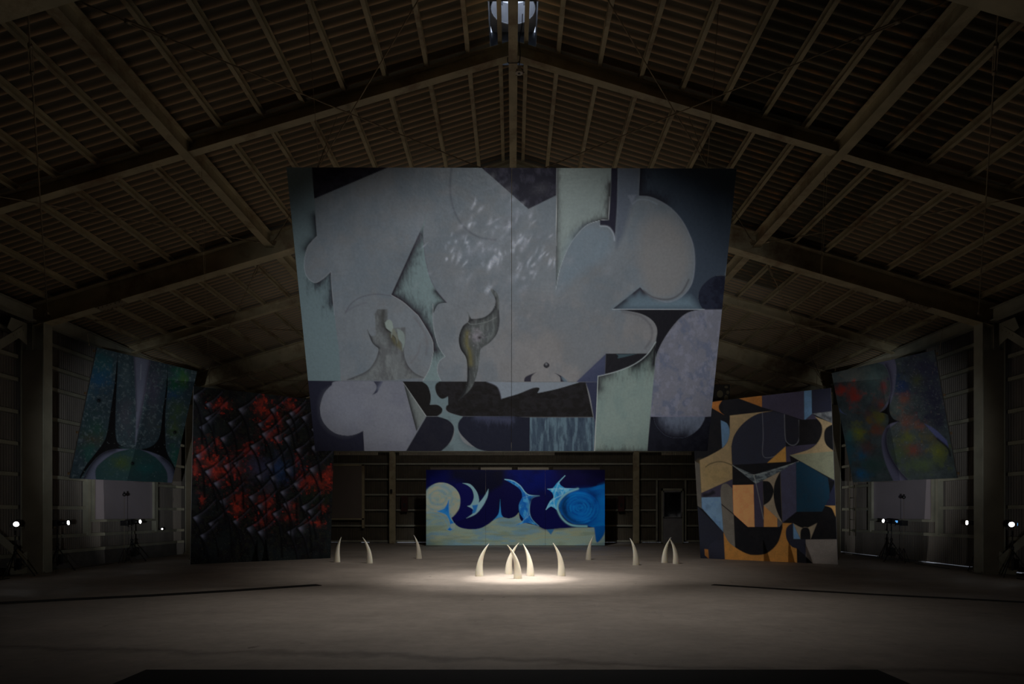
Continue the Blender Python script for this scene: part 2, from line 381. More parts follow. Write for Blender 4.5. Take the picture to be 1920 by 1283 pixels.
# columns
side = {-1: 'left', 1: 'right'}
names = {1: 'nearest', 2: 'second', 3: 'third', 4: 'far corner'}
cl = {(1,-1): 'beige steel column at the left wall nearest the camera', (1,1): 'beige steel column at the right wall nearest the camera',
      (2,-1): 'wide dark steel column left of the hanging teal canvas', (2,1): 'wide dark steel column right of the hanging red-green canvas',
      (3,-1): 'steel column just behind the dark red scaled canvas', (3,1): 'steel column just behind the geometric orange canvas',
      (4,-1): 'steel column in the far left corner of the hall', (4,1): 'steel column in the far right corner of the hall'}
for i in (1, 2, 3, 4):
    y = YM[i]
    for s in (-1, 1):
        t = empty('steel_column', (s*9.26, y, 0), cl[(i, s)], 'column')
        c = MB(); c.prism((0, 0, .015), (0, 0, 4.86), [(a*1, b_) for a, b_ in [(-.125,-.22),(.125,-.22),(.125,-.204),(.006,-.204),(.006,.204),(.125,.204),(.125,.22),(-.125,.22),(-.125,.204),(-.006,.204),(-.006,-.204),(-.125,-.204)]], up=(1, 0, 0))
        c.build('shaft', M['steel_wall'], t)
        k = MB(); k.box(-.195, .195, -.118, -.108, .02, 4.32); k.build('cover_plate', M['darksteel'], t)
        g = MB(); g.box(-.005, .005, -.124, -.01, 4.33, 4.84); g.box(-.20, .20, -.122, -.01, 4.845, 4.86); g.build('stiffener', M['steel_wall'], t)
        p = MB(); p.box(-.28, .28, -.18, .18, 0, .02)
        for a in (-.24, .24):
            for e in (-.14, .14): p.tube((a, e, .02), (a, e, .05), .016, n=6)
        p.build('base_plate', M['darksteel'], t)

# ------------------------------------------------------------------ back wall
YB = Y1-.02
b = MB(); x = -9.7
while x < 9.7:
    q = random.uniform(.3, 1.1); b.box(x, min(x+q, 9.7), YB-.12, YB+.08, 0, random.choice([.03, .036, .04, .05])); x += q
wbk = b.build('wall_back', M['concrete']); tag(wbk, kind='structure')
def gable_sheet(xa, n, z0, z1f, amp=.010, seg=4):
    b = MB(); vs = []; fs = []; N_ = n*seg
    for i in range(N_+1):
        xx = xa+i*WP/seg; yy = -amp*math.sin(2*PI*i/seg+.6)
        vs += [(xx, yy, z0), (xx, yy, z1f(xx))]
    for i in range(N_): fs.append((2*i, 2*i+1, 2*i+3, 2*i+2))
    return b.add(vs, fs, 0)
x = -9.66
while x < 9.6:
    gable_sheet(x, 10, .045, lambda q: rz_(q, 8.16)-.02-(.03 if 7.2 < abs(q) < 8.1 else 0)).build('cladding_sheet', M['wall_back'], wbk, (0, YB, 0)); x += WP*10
for xa, xb in ((-7.0, -5.27), (-4.45, 1.68), (5.8, 7.0)):
    gable_sheet(xa, int((xb-xa)/WP), 3.45, lambda q: 3.95, .013).build('skylight_sheet', M['fibre'], wbk, (0, YB-.035, 0))
for z in (.09, .69, 1.30, 1.90, 2.50, 3.10):
    spans = [(-9.5, -4.80), (-4.56, 4.66), (4.88, 9.5)]
    if z < 2.5: spans = [(-9.5, -4.80), (-4.56, 4.66), (4.88, 5.62), (6.75, 9.5)]
    for a, c in spans:
        g = MB(); g.box(a, c, YB-.10, YB-.09, z-.032, z+.032); g.box(a, c, YB-.09, YB-.02, z-.032, z-.024); g.build('girt', M['steel_wall'], wbk)
for x0, lab in ((-4.68, 'beige steel post on the back wall left of the blue canvas'), (4.77, 'beige steel post on the back wall left of the door')):
    p = MB(); p.ibeam((0, 0, .01), (0, 0, 6.3), .21, .2, .012, .01, up=(0, 1, 0)); o = p.build('wall_post', M['steel'], None, (x0, YB-.24, 0)); tag(o, lab, 'post')
MB().bar((-9.3, YB-.28, 3.62), (9.3, YB-.28, 3.62), .05, .16).build('crossbeam', M['steel_wall'], wbk)
# boarded window in the back wall
wb = MB().box(-8.1, -5.88, YB-.16, YB-.13, .98, 3.02).build('window_3', M['board_back']); tag(wb, kind='structure')
fr = MB(); fr.box(-8.16, -5.80, YB-.18, YB-.12, .92, .98); fr.box(-8.16, -5.80, YB-.18, YB-.12, 3.02, 3.08); fr.box(-5.88, -5.78, YB-.18, YB-.12, .60, 3.08); fr.box(-8.2, -8.1, YB-.18, YB-.12, .60, 3.08)
fr.build('window_frame', M['steel'], wb)
# back door: aluminium, black glass above, panel below
D0, D1 = 5.77, 6.62
dr = MB(); dr.box(D0+.05, D1-.05, YB-.20, YB-.16, .03, 1.0); dr.box(D0+.05, D0+.10, YB-.20, YB-.16, 1.0, 2.05); dr.box(D1-.10, D1-.05, YB-.20, YB-.16, 1.0, 2.05); dr.box(D0+.05, D1-.05, YB-.20, YB-.16, 1.99, 2.05); dr.box(D0+.05, D1-.05, YB-.20, YB-.16, .98, 1.04)
do = dr.build('door_1', M['alu']); tag(do, kind='structure')
MB().box(D0+.10, D1-.10, YB-.185, YB-.175, 1.04, 1.99).build('glass_pane', M['glass'], do)
f2 = MB(); f2.box(D0, D0+.05, YB-.23, YB-.10, 0, 2.14); f2.box(D1-.05, D1, YB-.23, YB-.10, 0, 2.14); f2.box(D0, D1, YB-.23, YB-.10, 2.05, 2.14); f2.box(D0, D1, YB-.23, YB-.10, 0, .03); f2.build('door_frame', M['steel_wall'], do)
hd = MB(); hd.tube((D1-.075, YB-.20, 1.05), (D1-.075, YB-.26, 1.05), .012, n=8); hd.tube((D1-.075, YB-.26, 1.0), (D1-.075, YB-.26, 1.22), .011, n=8); hd.build('door_handle', M['chrome'], do)
MB().box(D1-.32, D1-.10, YB-.23, YB-.20, 1.95, 2.0).build('door_closer', M['black'], do)
# posts beside the door
for xx in (5.60, 6.72): MB().box(xx-.03, xx+.03, YB-.14, YB-.08, .1, 2.5).build('girt', M['steel_wall'], wbk)
# ribbed screen behind the blue canvas
for xa, lab in ((-1.25, 'left ribbed light panel showing above the blue canvas'), (.18, 'right ribbed light panel showing above the blue canvas')):
    g = MB(); g.box(0, 1.2, 0, .015, 0, 2.95)
    for q in range(18): g.box(.01+q*.066, .045+q*.066, -.02, 0, 0, 2.95)
    tag(g.build('ribbed_panel', M['fibre'], None, (xa, YB-.30, 0)), lab, 'panel')
for xa, wd, lab in ((-3.2, 1.85, 'grey board standing behind the blue canvas at its left top'), (1.55, 1.8, 'grey board standing behind the blue canvas at its right top')):
    g = MB(); g.box(0, wd, 0, .03, 0, 2.92); g.box(0, wd, -.01, 0, 2.86, 2.95)
    tag(g.build('board', M['board_back'], None, (xa, YB-.30, 0)), lab, 'board')
# dark red boxes on the wall
for xx, lab in ((-4.22, 'dark red hose box on the back wall left of the blue canvas'), (4.2, 'dark red hose box on the back wall right of the blue canvas')):
    t = MB().box(-.12, .12, -.06, .06, -.30, .30).build('hose_box', M['red'], None, (xx, YB-.17, 1.55)); tag(t, lab, 'box')
    MB().box(-.05, .05, -.065, -.06, -.14, .02).build('slot', M['black'], t)
t = MB().box(-.04, .04, -.03, .03, -.08, .08).build('switch_box', M['black'], None, (-4.70, YB-.375, 2.02)); tag(t, 'black switch box on the post left of the blue canvas', 'switch')

# ------------------------------------------------------------------ raster paint engine (colours laid on the canvas meshes as vertex colours)
CR = {'A': (530, 300, 4.423), 'B': (950, 300, 4.3636), 'C': (560, 570, 4.425), 'D': (950, 570, 4.424), 'G': (1290, 710, 3.566), 'H': (780, 870, 5.189),
      'K': (350, 710, 3.566), 'T': (140, 640, 4.583), 'N': (1560, 640, 4.752)}
def parse(s):
    out = []; allc = s.startswith('!'); s = s.lstrip('!'); cr = CR['A']
    for tk in s.split():
        if tk in CR: cr = CR[tk]; continue
        c = allc
        if tk.endswith('c'): c = True; tk = tk[:-1]
        x, y = map(float, tk.split(',')); out.append((cr[0]+x/cr[2], cr[1]+y/cr[2], c))
    return out
def spline(p, closed=True, n=6):
    out = []; L = len(p)
    for i in range(L if closed else L-1):
        a = p[i]; b = p[(i+1) % L]
        if a[2] and b[2]: out.append(a[:2]); continue
        p0 = a if (a[2] or (not closed and i == 0)) else p[i-1]
        p3 = b if (b[2] or (not closed and i == L-2)) else p[(i+2) % L]
        for k in range(n):
            t = k/n; t2 = t*t; t3 = t2*t
            out.append(tuple(.5*((2*a[j])+(-p0[j]+b[j])*t+(2*p0[j]-5*a[j]+4*b[j]-p3[j])*t2+(-p0[j]+3*a[j]-3*b[j]+p3[j])*t3) for j in (0, 1)))
    if not closed: out.append(p[-1][:2])
    return np.array(out)
RT = np.random.RandomState(3).rand(256, 256)
def vnoise(x, y):
    xi = np.floor(x).astype(int); yi = np.floor(y).astype(int); fx = x-xi; fy = y-yi; fx = fx*fx*(3-2*fx); fy = fy*fy*(3-2*fy)
    g = lambda a, b: RT[a & 255, b & 255]
    return (g(xi, yi)*(1-fx)+g(xi+1, yi)*fx)*(1-fy)+(g(xi, yi+1)*(1-fx)+g(xi+1, yi+1)*fx)*fy
def fbm(x, y, s, o=4, ro=.55):
    r = 0; a = 1; t = 0
    for k in range(o): r = r+a*vnoise(x/s*(2**k)+17*k, y/s*(2**k)+5*k); t += a; a *= ro
    return r/t
def L3(c): return np.array(lin(c))
class Paint:
    def __init__(s, x, y, base): s.x = x; s.y = y; s.c = np.tile(L3(base), (len(x), 1))
    def _sel(s, pts, pad):
        return np.nonzero((s.x > pts[:, 0].min()-pad) & (s.x < pts[:, 0].max()+pad) & (s.y > pts[:, 1].min()-pad) & (s.y < pts[:, 1].max()+pad))[0]
    def _dist(s, idx, pts, closed=True):
        X = s.x[idx]; Y = s.y[idx]; d = np.full(len(idx), 1e9); ins = np.zeros(len(idx), bool); n = len(pts)
        for i in range(n if closed else n-1):
            x0, y0 = pts[i]; x1, y1 = pts[(i+1) % n]; dx = x1-x0; dy = y1-y0; l = dx*dx+dy*dy+1e-9
            t = np.clip(((X-x0)*dx+(Y-y0)*dy)/l, 0, 1); d = np.minimum(d, (X-x0-t*dx)**2+(Y-y0-t*dy)**2)
            if closed and y0 != y1: ins ^= ((y0 > Y) != (y1 > Y)) & (X < (x1-x0)*(Y-y0)/(y1-y0)+x0)
        return np.sqrt(d), ins
    def mix(s, idx, a, col):
        col = col if isinstance(col, np.ndarray) else L3(col)
        s.c[idx] = s.c[idx]*(1-a[:, None])+col*a[:, None]
    def mask(s, path, soft=.6):
        pts = spline(parse(path)); idx = s._sel(pts, soft+1); d, ins = s._dist(idx, pts)
        return idx, np.clip(.5+np.where(ins, d, -d)/(2*soft), 0, 1)
    def P(s, path, col, soft=.6, a=1, rim=None):
        idx, m_ = s.mask(path, soft); s.mix(idx, m_*a, col)
        if rim: s.L(path, rim[0], rim[1], rim[2])
        return s
    def L(s, path, wd, col, a=1, closed=False):
        pts = spline(parse(path), closed); idx = s._sel(pts, wd*3); d, _ = s._dist(idx, pts, closed)
        s.mix(idx, a*np.exp(-(d/wd)**2), col); return s
    def S(s, path, line, wd, col, a=.9, nz=0):
        idx, m_ = s.mask(path); pts = spline(parse(line), False); d, _ = s._dist(idx, pts, False)
        if nz: d = d*(1+nz*(fbm(s.x[idx]*3, s.y[idx], 9)-.5)*2)
        s.mix(idx, m_*a*np.exp(-(d/(wd*1.45))**1.5), col); return s
    def B(s, cr, x, y, rx, ry, col, a=.8, nz=.6, path=None, ns=10):
        c = CR[cr]; X = c[0]+x/c[2]; Y = c[1]+y/c[2]; rx /= c[2]; ry /= c[2]
        r = np.sqrt(((s.x-X)/rx)**2+((s.y-Y)/ry)**2); idx = np.nonzero(r < 2.6)[0]; rr = r[idx]
        if nz: rr = rr*(1+nz*(fbm(s.x[idx], s.y[idx], ns)-.5)*2)
        al = a*np.exp(-rr**2*1.3)
        if nz: al = al*(.55+.9*fbm(s.x[idx]+99, s.y[idx], ns*.35, 3, .8))
        if path:
            i2, m2 = s.mask(path); full = np.zeros(len(s.x)); full[i2] = m2; al = al*full[idx]
        s.mix(idx, np.clip(al, 0, 1), col); return s
    def T(s, path, col, amt, sx=12, sy=12, lo=.42, hi=.62):
        idx, m_ = s.mask(path); n = fbm(s.x[idx]*12/sx, s.y[idx]*12/sy, 12, 5, .6)
        s.mix(idx, m_*amt*np.clip((n-lo)/(hi-lo), 0, 1), col); return s
    def dab(s, x, y, l, wd, ang, col, a):
        dx = s.x-x; dy = s.y-y; idx = np.nonzero(dx*dx+dy*dy < (2.5*l)**2)[0]; dx = dx[idx]; dy = dy[idx]
        u = dx*math.cos(ang)+dy*math.sin(ang); v = -dx*math.sin(ang)+dy*math.cos(ang)
        s.mix(idx, a*np.exp(-(u/l)**2-(v/wd)**2)*(.4+.9*fbm(s.x[idx], s.y[idx], 3, 2)), col); return s

def paint_mat(name, gain, rough=.5, bump=.25, bscale=22, spec=.10):
    m = bpy.data.materials.new(name); m.use_nodes = True; nt = m.node_tree; b = nt.nodes['Principled BSDF']
    at = nt.nodes.new('ShaderNodeAttribute'); at.attribute_name = 'paint'
    tc = nt.nodes.new('ShaderNodeTexCoord'); n = nt.nodes.new('ShaderNodeTexNoise'); n.inputs['Scale'].default_value = 30; n.inputs['Detail'].default_value = 5
    nt.links.new(tc.outputs['Object'], n.inputs['Vector'])
    mr = nt.nodes.new('ShaderNodeMapRange'); mr.inputs['To Min'].default_value = .86*gain; mr.inputs['To Max'].default_value = 1.14*gain
    nt.links.new(n.outputs['Fac'], mr.inputs['Value'])
    v = nt.nodes.new('ShaderNodeVectorMath'); v.operation = 'SCALE'; nt.links.new(at.outputs['Color'], v.inputs[0]); nt.links.new(mr.outputs[0], v.inputs['Scale'])
    nt.links.new(v.outputs[0], b.inputs['Base Color']); b.inputs['Roughness'].default_value = rough; b.inputs['Specular IOR Level'].default_value = spec
    nb = nt.nodes.new('ShaderNodeTexNoise'); nb.inputs['Scale'].default_value = bscale; nb.inputs['Detail'].default_value = 5
    nt.links.new(tc.outputs['Object'], nb.inputs['Vector']); bp = nt.nodes.new('ShaderNodeBump'); bp.inputs['Strength'].default_value = bump; bp.inputs['Distance'].default_value = .03
    nt.links.new(nb.outputs['Fac'], bp.inputs['Height']); nt.links.new(bp.outputs[0], b.inputs['Normal'])
    return m

def canvas(thing_name, label, P, painter, base, mt, splits=(0, 1), step=1.15, thick=.04, edge='edge', stand=None, gap=.006):
    """P: TL TR BR BL. Builds thing > canvas_panel > painted_face for each panel"""
    P = [Vector(p) for p in P]; TL = P[0]
    u = ((P[1]-P[0])+(P[2]-P[3])).normalized(); vraw = ((P[3]-P[0])+(P[2]-P[1]))/2; v = (vraw-u*vraw.dot(u)).normalized()
    W = ((P[1]-P[0]).length+(P[2]-P[3]).length)/2; Hh = ((P[3]-P[0]).length+(P[2]-P[1]).length)/2
    cen = sum(P, Vector())/4; TL = cen-u*W/2-v*Hh/2
    n = u.cross(v)
    if n.dot(Vector((0, 0, H))-cen) < 0: n = -n
    base_pt = cen+v*Hh/2
    root = empty(thing_name, base_pt, label, 'painting')
    res = []
    for k in range(len(splits)-1):
        a0 = W*splits[k]+(gap/2 if k else 0); a1 = W*splits[k+1]-(gap/2 if k < len(splits)-2 else 0)
        q = [TL+u*a0, TL+u*a1, TL+u*a1+v*Hh, TL+u*a0+v*Hh]; q = [p-base_pt for p in q]; bk = [p-n*thick for p in q]
        b = MB(); b.add(q+bk, [(0,1,2,3),(7,6,5,4),(0,4,5,1),(1,5,6,2),(2,6,7,3),(3,7,4,0)])
        pan = b.build('canvas_panel', M[edge], root)
        # stretcher bars behind
        sb = MB(); t = .05
        for e in (.04, .5, .96): sb.bar(bk[0].lerp(bk[1], e)-n*.02, bk[3].lerp(bk[2], e)-n*.02, t, .035, up=n)
        for e in (.03, .35, .65, .97): sb.bar(bk[0].lerp(bk[3], e)-n*.055, bk[1].lerp(bk[2], e)-n*.055, t, .03, up=n)
        sb.build('stretcher', M['timber'], pan)
        # painted face
        Dm = (cen.y); du = Dm/F*step
        nx = max(4, int((a1-a0)/du)); ny = max(4, int(Hh/du))
        aa = np.linspace(a0, a1, nx+1); bb = np.linspace(0, Hh, ny+1); AA, BB = np.meshgrid(aa, bb)
        pos = np.array(TL)[None, :]+AA.reshape(-1, 1)*np.array(u)[None]+BB.reshape(-1, 1)*np.array(v)[None]
        px = CX+F*pos[:, 0]/pos[:, 1]; py = CY-F*(pos[:, 2]-H)/pos[:, 1]
        pt = Paint(px, py, base); painter(pt)
        loc = pos-np.array(base_pt)[None]+np.array(n)[None]*.0015
        me = bpy.data.meshes.new('painted_face'); nv = len(loc)
        ii = (np.arange(ny)[:, None]*(nx+1)+np.arange(nx)[None]).reshape(-1)
        quads = np.stack([ii, ii+nx+1, ii+nx+2, ii+1], 1).reshape(-1)
        me.vertices.add(nv); me.vertices.foreach_set('co', loc.astype(np.float32).reshape(-1))
        me.loops.add(len(quads)); me.loops.foreach_set('vertex_index', quads.astype(np.int32))
        me.polygons.add(len(quads)//4); me.polygons.foreach_set('loop_start', (np.arange(len(quads)//4)*4).astype(np.int32)); me.polygons.foreach_set('loop_total', np.full(len(quads)//4, 4, np.int32))
        me.update(calc_edges=True)
        ca = me.color_attributes.new('paint', 'FLOAT_COLOR', 'POINT')
        ca.data.foreach_set('color', np.concatenate([np.clip(pt.c, 0, 1), np.ones((nv, 1))], 1).astype(np.float32).reshape(-1))
        me.materials.append(mt); fo = bpy.data.objects.new('painted_face', me); COL.objects.link(fo); fo.parent = pan
        res.append(pan)
    root_n = n
    return root, base_pt, u, v, n, W, Hh, TL

# ---- the big diptych
def paint_big(p):
    full = '!A -50,-50 A 4200,-50 A 4200,3000 A -50,3000'
    idx = np.arange(len(p.x)); n = fbm(p.x, p.y, 60, 5, .6); n2 = fbm(p.x*2.2, p.y, 18, 4, .6)
    warm = np.clip((p.y-520)/120, 0, 1)*np.clip((p.x-800)/200, 0, 1)
    col = L3((86, 92, 97))[None]*(1-warm[:, None])+L3((98, 98, 99))[None]*warm[:, None]
    p.c[idx] = col*(.80+.26*n+.14*n2)[:, None]
    p.T(full, (74, 84, 92), .45, 40, 60); p.T(full, (90, 90, 90), .3, 50, 30, .5, .7)
    # large ghost circles and arcs
    p.L('A 1400,60 1390,200 1400,340 1450,480 1540,590 1640,645 1760,662', 2.2, (58, 62, 70), .55)
    p.L('A 520,1270 570,1190 660,1135 780,1113 900,1128', 1.0, (66, 66, 74), .7)
    p.L('C 395,60 470,20 560,-10', 2, (70, 70, 78), .4)
    p.L('C 960,110 1030,210 1065,320 1055,420', 2.5, (78, 76, 80), .45); p.L('C 930,490 985,420 1010,330', 2, (78, 76, 80), .4)
    # left pale strip
    ls = 'A 0,60c 243,62c 262,320 274,500 283,635c 235,685 200,740 180,860 198,960 265,1018 335,985 400,925c 412,1100 430,1283 C 310,200 335,400 350,638c C -60,638c'
    p.P(ls, (78, 92, 96)); p.P('!A 0,60 243,62 262,320 274,500 0,500', (62, 72, 78), 30, .55)  # top of the strip painted darker for the light falling off
    p.S(ls, 'A 272,470 284,636 235,690 205,735', 7, (18, 16, 22), .95); p.S(ls, 'A 290,1018 400,928 418,1180', 8, (22, 18, 26), .95, .8)
    p.L('A 283,635 235,685 200,740 180,860 198,960 265,1018 335,985 400,925c 412,1100 430,1283', .7, (128, 132, 138), .4)
    p.P('!A 243,60 880,60 262,322', (20, 20, 27)); p.T('!A 243,60 880,60 262,322', (34, 32, 40), .5, 14, 14)
    tc = '!A 1638,55 B 178,402 405,290 408,55'
    p.P(tc, (24, 24, 32)); p.T(tc, (44, 44, 54), .7, 10, 14, .45, .7)
    # pale leaf and neck left of centre
    leaf = 'A 1215,425c 900,1120c 1000,1180 1100,1270 C 1000,110 1090,260 1118,350 1108,450 1080,550 1030,637c 1180,637c 1150,560 1165,480 1215,438c 1150,330 1115,180 1110,60 A 1250,1270 1290,1198 1362,1185c 1250,1040 1190,850 1165,640 1180,520'
    p.P(leaf, (88, 103, 105)); p.S(leaf, 'A 1130,620 900,1120c 1000,1180 1100,1270 C 1000,110 1090,260 1125,380', 9, (26, 20, 28), 1, .7)
    p.S(leaf, 'A 1270,1090 1362,1185c 1290,1198 1255,1260', 4, (24, 20, 26), .9, .5)
    p.L('A 1165,640 1190,850 1250,1040 1362,1185', .8, (70, 68, 78), .6); p.L('A 900,1120 1000,1180 1100,1270 C 1000,110 1090,260 1118,350 1108,450 1080,550 1030,637', .6, (150, 152, 155), .35)
    p.L('C 1115,0 1118,180 1155,340 1215,438c 1165,480 1150,560 1180,637', .6, (130, 135, 138), .5)
    # right upper: pale panel, dark strip
    pp = 'B 412,60c 854,60c 850,300 836,490c 760,497 640,545 520,690 440,880 402,1060c 405,700 408,290'
    p.P(pp, (100, 110, 109)); p.S(pp, 'B 412,60 405,700 402,1060', 4, (30, 26, 30), .8, .5); p.S(pp, 'B 845,200 836,490c 760,497 640,545 560,630', 5, (26, 20, 24), .9, .6)
    p.L('B 412,60 408,290 405,700', .5, (140, 145, 145), .8); p.L('B 840,300 836,490c 760,497 640,545 520,690 440,880 402,1060', .6, (140, 145, 148), .7)
    p.P('B 480,720 560,600 680,530 800,545 860,620 862,690 800,800 650,900 480,1040 410,1080', (84, 98, 108), 10, .6)
    rs = '!B 908,60 1092,60 1083,300 1020,380 960,600 900,720 885,650'
    p.P(rs, (66, 73, 84), 5, .85)
    p.P('B 857,60c 908,60c 902,350 885,632c 872,600 830,548 765,540c 762,495c 836,490c 850,300', (27, 27, 38))
    p.L('B 765,540 830,548 872,600 882,660', 1.5, (115, 122, 130), .8)
    rt = 'B 1092,60c 1890,60c 1830,700c 1785,945c 1690,955 1600,1030 1568,1110 1580,1180 1610,1222c 870,1218c 1092,1042c 1160,1110 1250,1150 1330,1162 1430,1120 1510,1020 1537,880 1530,720 1490,600 1430,490 1350,400 1260,340 1170,303 1083,297c'
    p.P(rt, (43, 51, 61)); p.P('!B 1300,60 1900,60 1800,700 1600,500', (30, 37, 46), 40, .8)
    p.P('!B 870,1219 1092,1042 1200,1130 1500,1120 1570,1219', (78, 94, 104), 8, .85)
    p.S(rt, 'B 1092,60 1083,297c 1170,303 1280,352', 9, (20, 18, 24), .9, .5); p.S(rt, 'B 1040,1085 1092,1042c 1120,1080', 6, (30, 24, 32), .9); p.S(rt, 'B 870,1218 960,1150', 6, (24, 20, 26), .8)
    # egg form at right
    p.P('B 1080,700c 1100,560 1180,470 1320,470 1440,600 1500,760 1490,920 1420,1060 1320,1130 1200,1110 1110,960', (96, 95, 94), 12, .7)
    p.L('B 1083,297 1170,303 1260,340 1350,400 1430,490 1490,600 1530,720 1537,880 1510,1020 1430,1120 1330,1162 1250,1150 1160,1110', 1.0, (100, 106, 116), .55)
    p.L('B 1120,1070 1200,1125 1330,1140 1430,1085 1490,980', 1.8, (52, 50, 54), .7)
    p.L('B 1030,360 1080,325 1160,330 1230,360', 1.5, (100, 108, 116), .6)
    p.P('!B 990,290 1060,285 1025,360', (95, 102, 112), 2, .6)
    hc = 'B 1790,945c 1690,955 1600,1030 1568,1110 1580,1180 1612,1225c 1780,1225c'
    p.P(hc, (19, 21, 31)); p.T(hc, (28, 32, 44), .7, 14, 14)
    bk = 'D 878,46c 1625,46c 1500,75 1400,160 1300,300 1245,420 1225,505c 1235,330 1248,240 1240,185 1200,130 1120,85 1000,58'
    p.P(bk, (20, 20, 24)); p.L('D 878,45 1640,45', .7, (125, 132, 138), .8)
    p.L('D 960,62 1100,95 1170,150 1205,210 1200,290 1150,370', 2.4, (70, 70, 74), .6)
    cl_ = 'D 1625,48c 1800,48c 1700,936c 1193,930c 1215,600 1228,500c 1245,420 1300,300 1400,160 1500,75'
    p.P(cl_, (84, 86, 95)); p.T(cl_, (68, 75, 92), .7, 14, 18, .5, .66); p.T(cl_, (98, 100, 112), .5, 9, 12, .5, .64)
    # lower half base bands
    p.P('!C 1500,643 D 0,650 640,650 400,760 0,860 C 1683,860', (96, 104, 112))
    p.P('!D 577,648 822,415 815,600 757,650', (46, 51, 70)); p.P('!D 600,630 822,420 812,500', (58, 62, 82), 8, .5)
    neck = 'C 1025,640c 1180,640c 1240,770c 1240,838 1220,890 1360,935c 1325,1010 1340,1100 1400,1170 1590,1222c 1165,1222c 1250,1160 1290,1080 1270,990 1155,935c 1190,900 1150,838 1088,838c 1097,760 1080,700'
    p.P(neck, (80, 94, 98)); p.S(neck, 'C 1590,1222 1400,1170 1340,1100', 4, (60, 66, 72), .5)
    bb_ = 'C 1165,645c 1560,645c 1640,680 1670,730 1683,787c D 0,775 100,745 220,698 272,700 255,740c 420,705 605,650c 655,650c 718,940c 190,940c C 1757,935c 1350,932c 1260,905 1225,880 1225,850 1240,838c 1240,768c 1190,788 1150,755 1133,700 1140,665'
    p.P(bb_, (20, 19, 19)); p.T(bb_, (30, 29, 32), .5, 10, 8)
    p.L('C 1560,645 1640,680 1670,730 1683,787', 1.2, (80, 84, 96), .5)
    p.P('D 655,650c 760,650c 757,800 733,1005c 715,900 690,760', (37, 40, 57))
    nv = 'C 40,637c 345,640c 270,680 210,750 178,870 205,980 290,1065 390,1092 470,1082 537,1052c 550,1230c 100,1230c'
    blob = 'C 345,640 862,643c 1057,930c 885,1230c 545,1230c 537,1052c 470,1082 390,1092 290,1065 205,980 178,870 210,750 270,680'
    p.P(nv, (26, 27, 38)); p.P(blob, (88, 91, 99)); p.T(blob, (80, 83, 93), .6, 30, 30); p.P('C 250,760 450,760 560,900 400,1050 240,960', (94, 98, 108), 18, .5)
    cr_ = 'C 622,643c 700,643c 668,700 650,735 612,755c 640,715 645,680'
    p.P(cr_, (38, 40, 52)); p.S(cr_, 'C 700,643 668,700', 3, (80, 84, 98), .7)
    fc = '!C 870,655 1057,930 977,1056'
    p.P(fc, (84, 90, 90)); p.S(fc, 'C 870,655 925,860 977,1056', 4, (24, 24, 26), .95, .4)
    p.L('C 870,655 1057,930', .7, (130, 134, 134), .8)
    p.P('C 862,643c 1025,645c 1070,680 1092,740 1096,790 1088,838c 1150,838 1190,868 1185,905 1150,932c 1060,931c', (19, 18, 18))
    p.P('C 1060,934c 1155,935c 1240,965 1288,1025 1275,1110 1235,1175 1170,1232c 885,1232c', (21, 22, 30)); p.T('!C 1060,934 1288,935 1288,1232 885,1232', (30, 30, 36), .25, 20, 20)
    rn = 'C 1365,933c 1757,933c D 192,941c 192,1232c C 1600,1230c 1480,1200 1380,1120 1328,1050 1326,985'
    p.P(rn, (22, 24, 34)); p.S(rn, 'C 1480,940 1757,960', 5, (50, 54, 72), .7, .9)
    br_ = '!D 192,943 718,943 735,1000 722,1232 192,1232'
    p.P(br_, (46, 58, 70)); p.T(br_, (74, 92, 102), .8, 5, 40, .45, .62); p.T(br_, (30, 38, 52), .6, 6, 30, .55, .7)
    p.P('!D 1193,930 1800,936 1800,1232 1165,1232', (17, 18, 25)); p.T('!D 1193,930 1800,936 1800,1232 1165,1232', (26, 28, 36), .4, 12, 12)
    c2 = 'D 1218,934c 1240,1010 1310,1085 1400,1112 1500,1100 1590,1040 1635,970 1645,934c'
    p.P(c2, (76, 84, 98)); p.S(c2, 'D 1218,934 1240,1010 1310,1085 1400,1112 1470,1108', 14, (20, 20, 28), 1, .5)
    p.P('!D 1193,926 1700,930 1650,937 1193,937', (84, 86, 100))
    d1 = 'D 822,413c 1172,411c 1110,465 1000,530 815,584c'
    p.P(d1, (22, 22, 26)); p.P('D 905,418c 1080,415c 1000,435 920,453c 925,430', (46, 60, 66))
    gp = 'D 760,600c 900,565 1060,500 1170,415 1237,315c 1225,560 1190,930c 1166,1232c 728,1232c 745,900'
    p.P(gp, (96, 109, 105)); p.T(gp, (86, 102, 100), .5, 20, 40)
    p.S(gp, 'D 1060,505 1170,418 1237,318c 1225,500', 10, (22, 20, 24), 1, .6); p.S(gp, 'D 850,575 760,600c 758,700', 8, (28, 25, 32), .9, .5); p.S(gp, 'D 730,1225 1165,1225', 3.5, (30, 26, 28), .7, .9)
    p.L('D 760,600 900,565 1060,500 1170,415 1237,315', .8, (130, 138, 140), .8); p.L('D 757,600 745,900 730,1225', .6, (140, 148, 145), .8)
    p.L('C 350,639 1030,639', .6, (60, 62, 72), .5); p.L('C 1180,641 1757,641 D 10,646 580,648', .6, (72, 76, 80), .5)
    p.P('D 145,645c 158,605 245,567c 208,600 200,645c', (34, 33, 42)); p.P('D 398,573c 455,600 502,645c 447,645c 440,605', (34, 33, 42)); p.P('D 455,605 490,625 502,645 475,645', (78, 94, 104), 2, .8)
    p.P('D 330,484 352,500 352,520 330,533 308,520 308,500', (34, 34, 38)); p.P('D 322,494 334,494 336,506 324,508', (96, 98, 102), 1.4, .8)
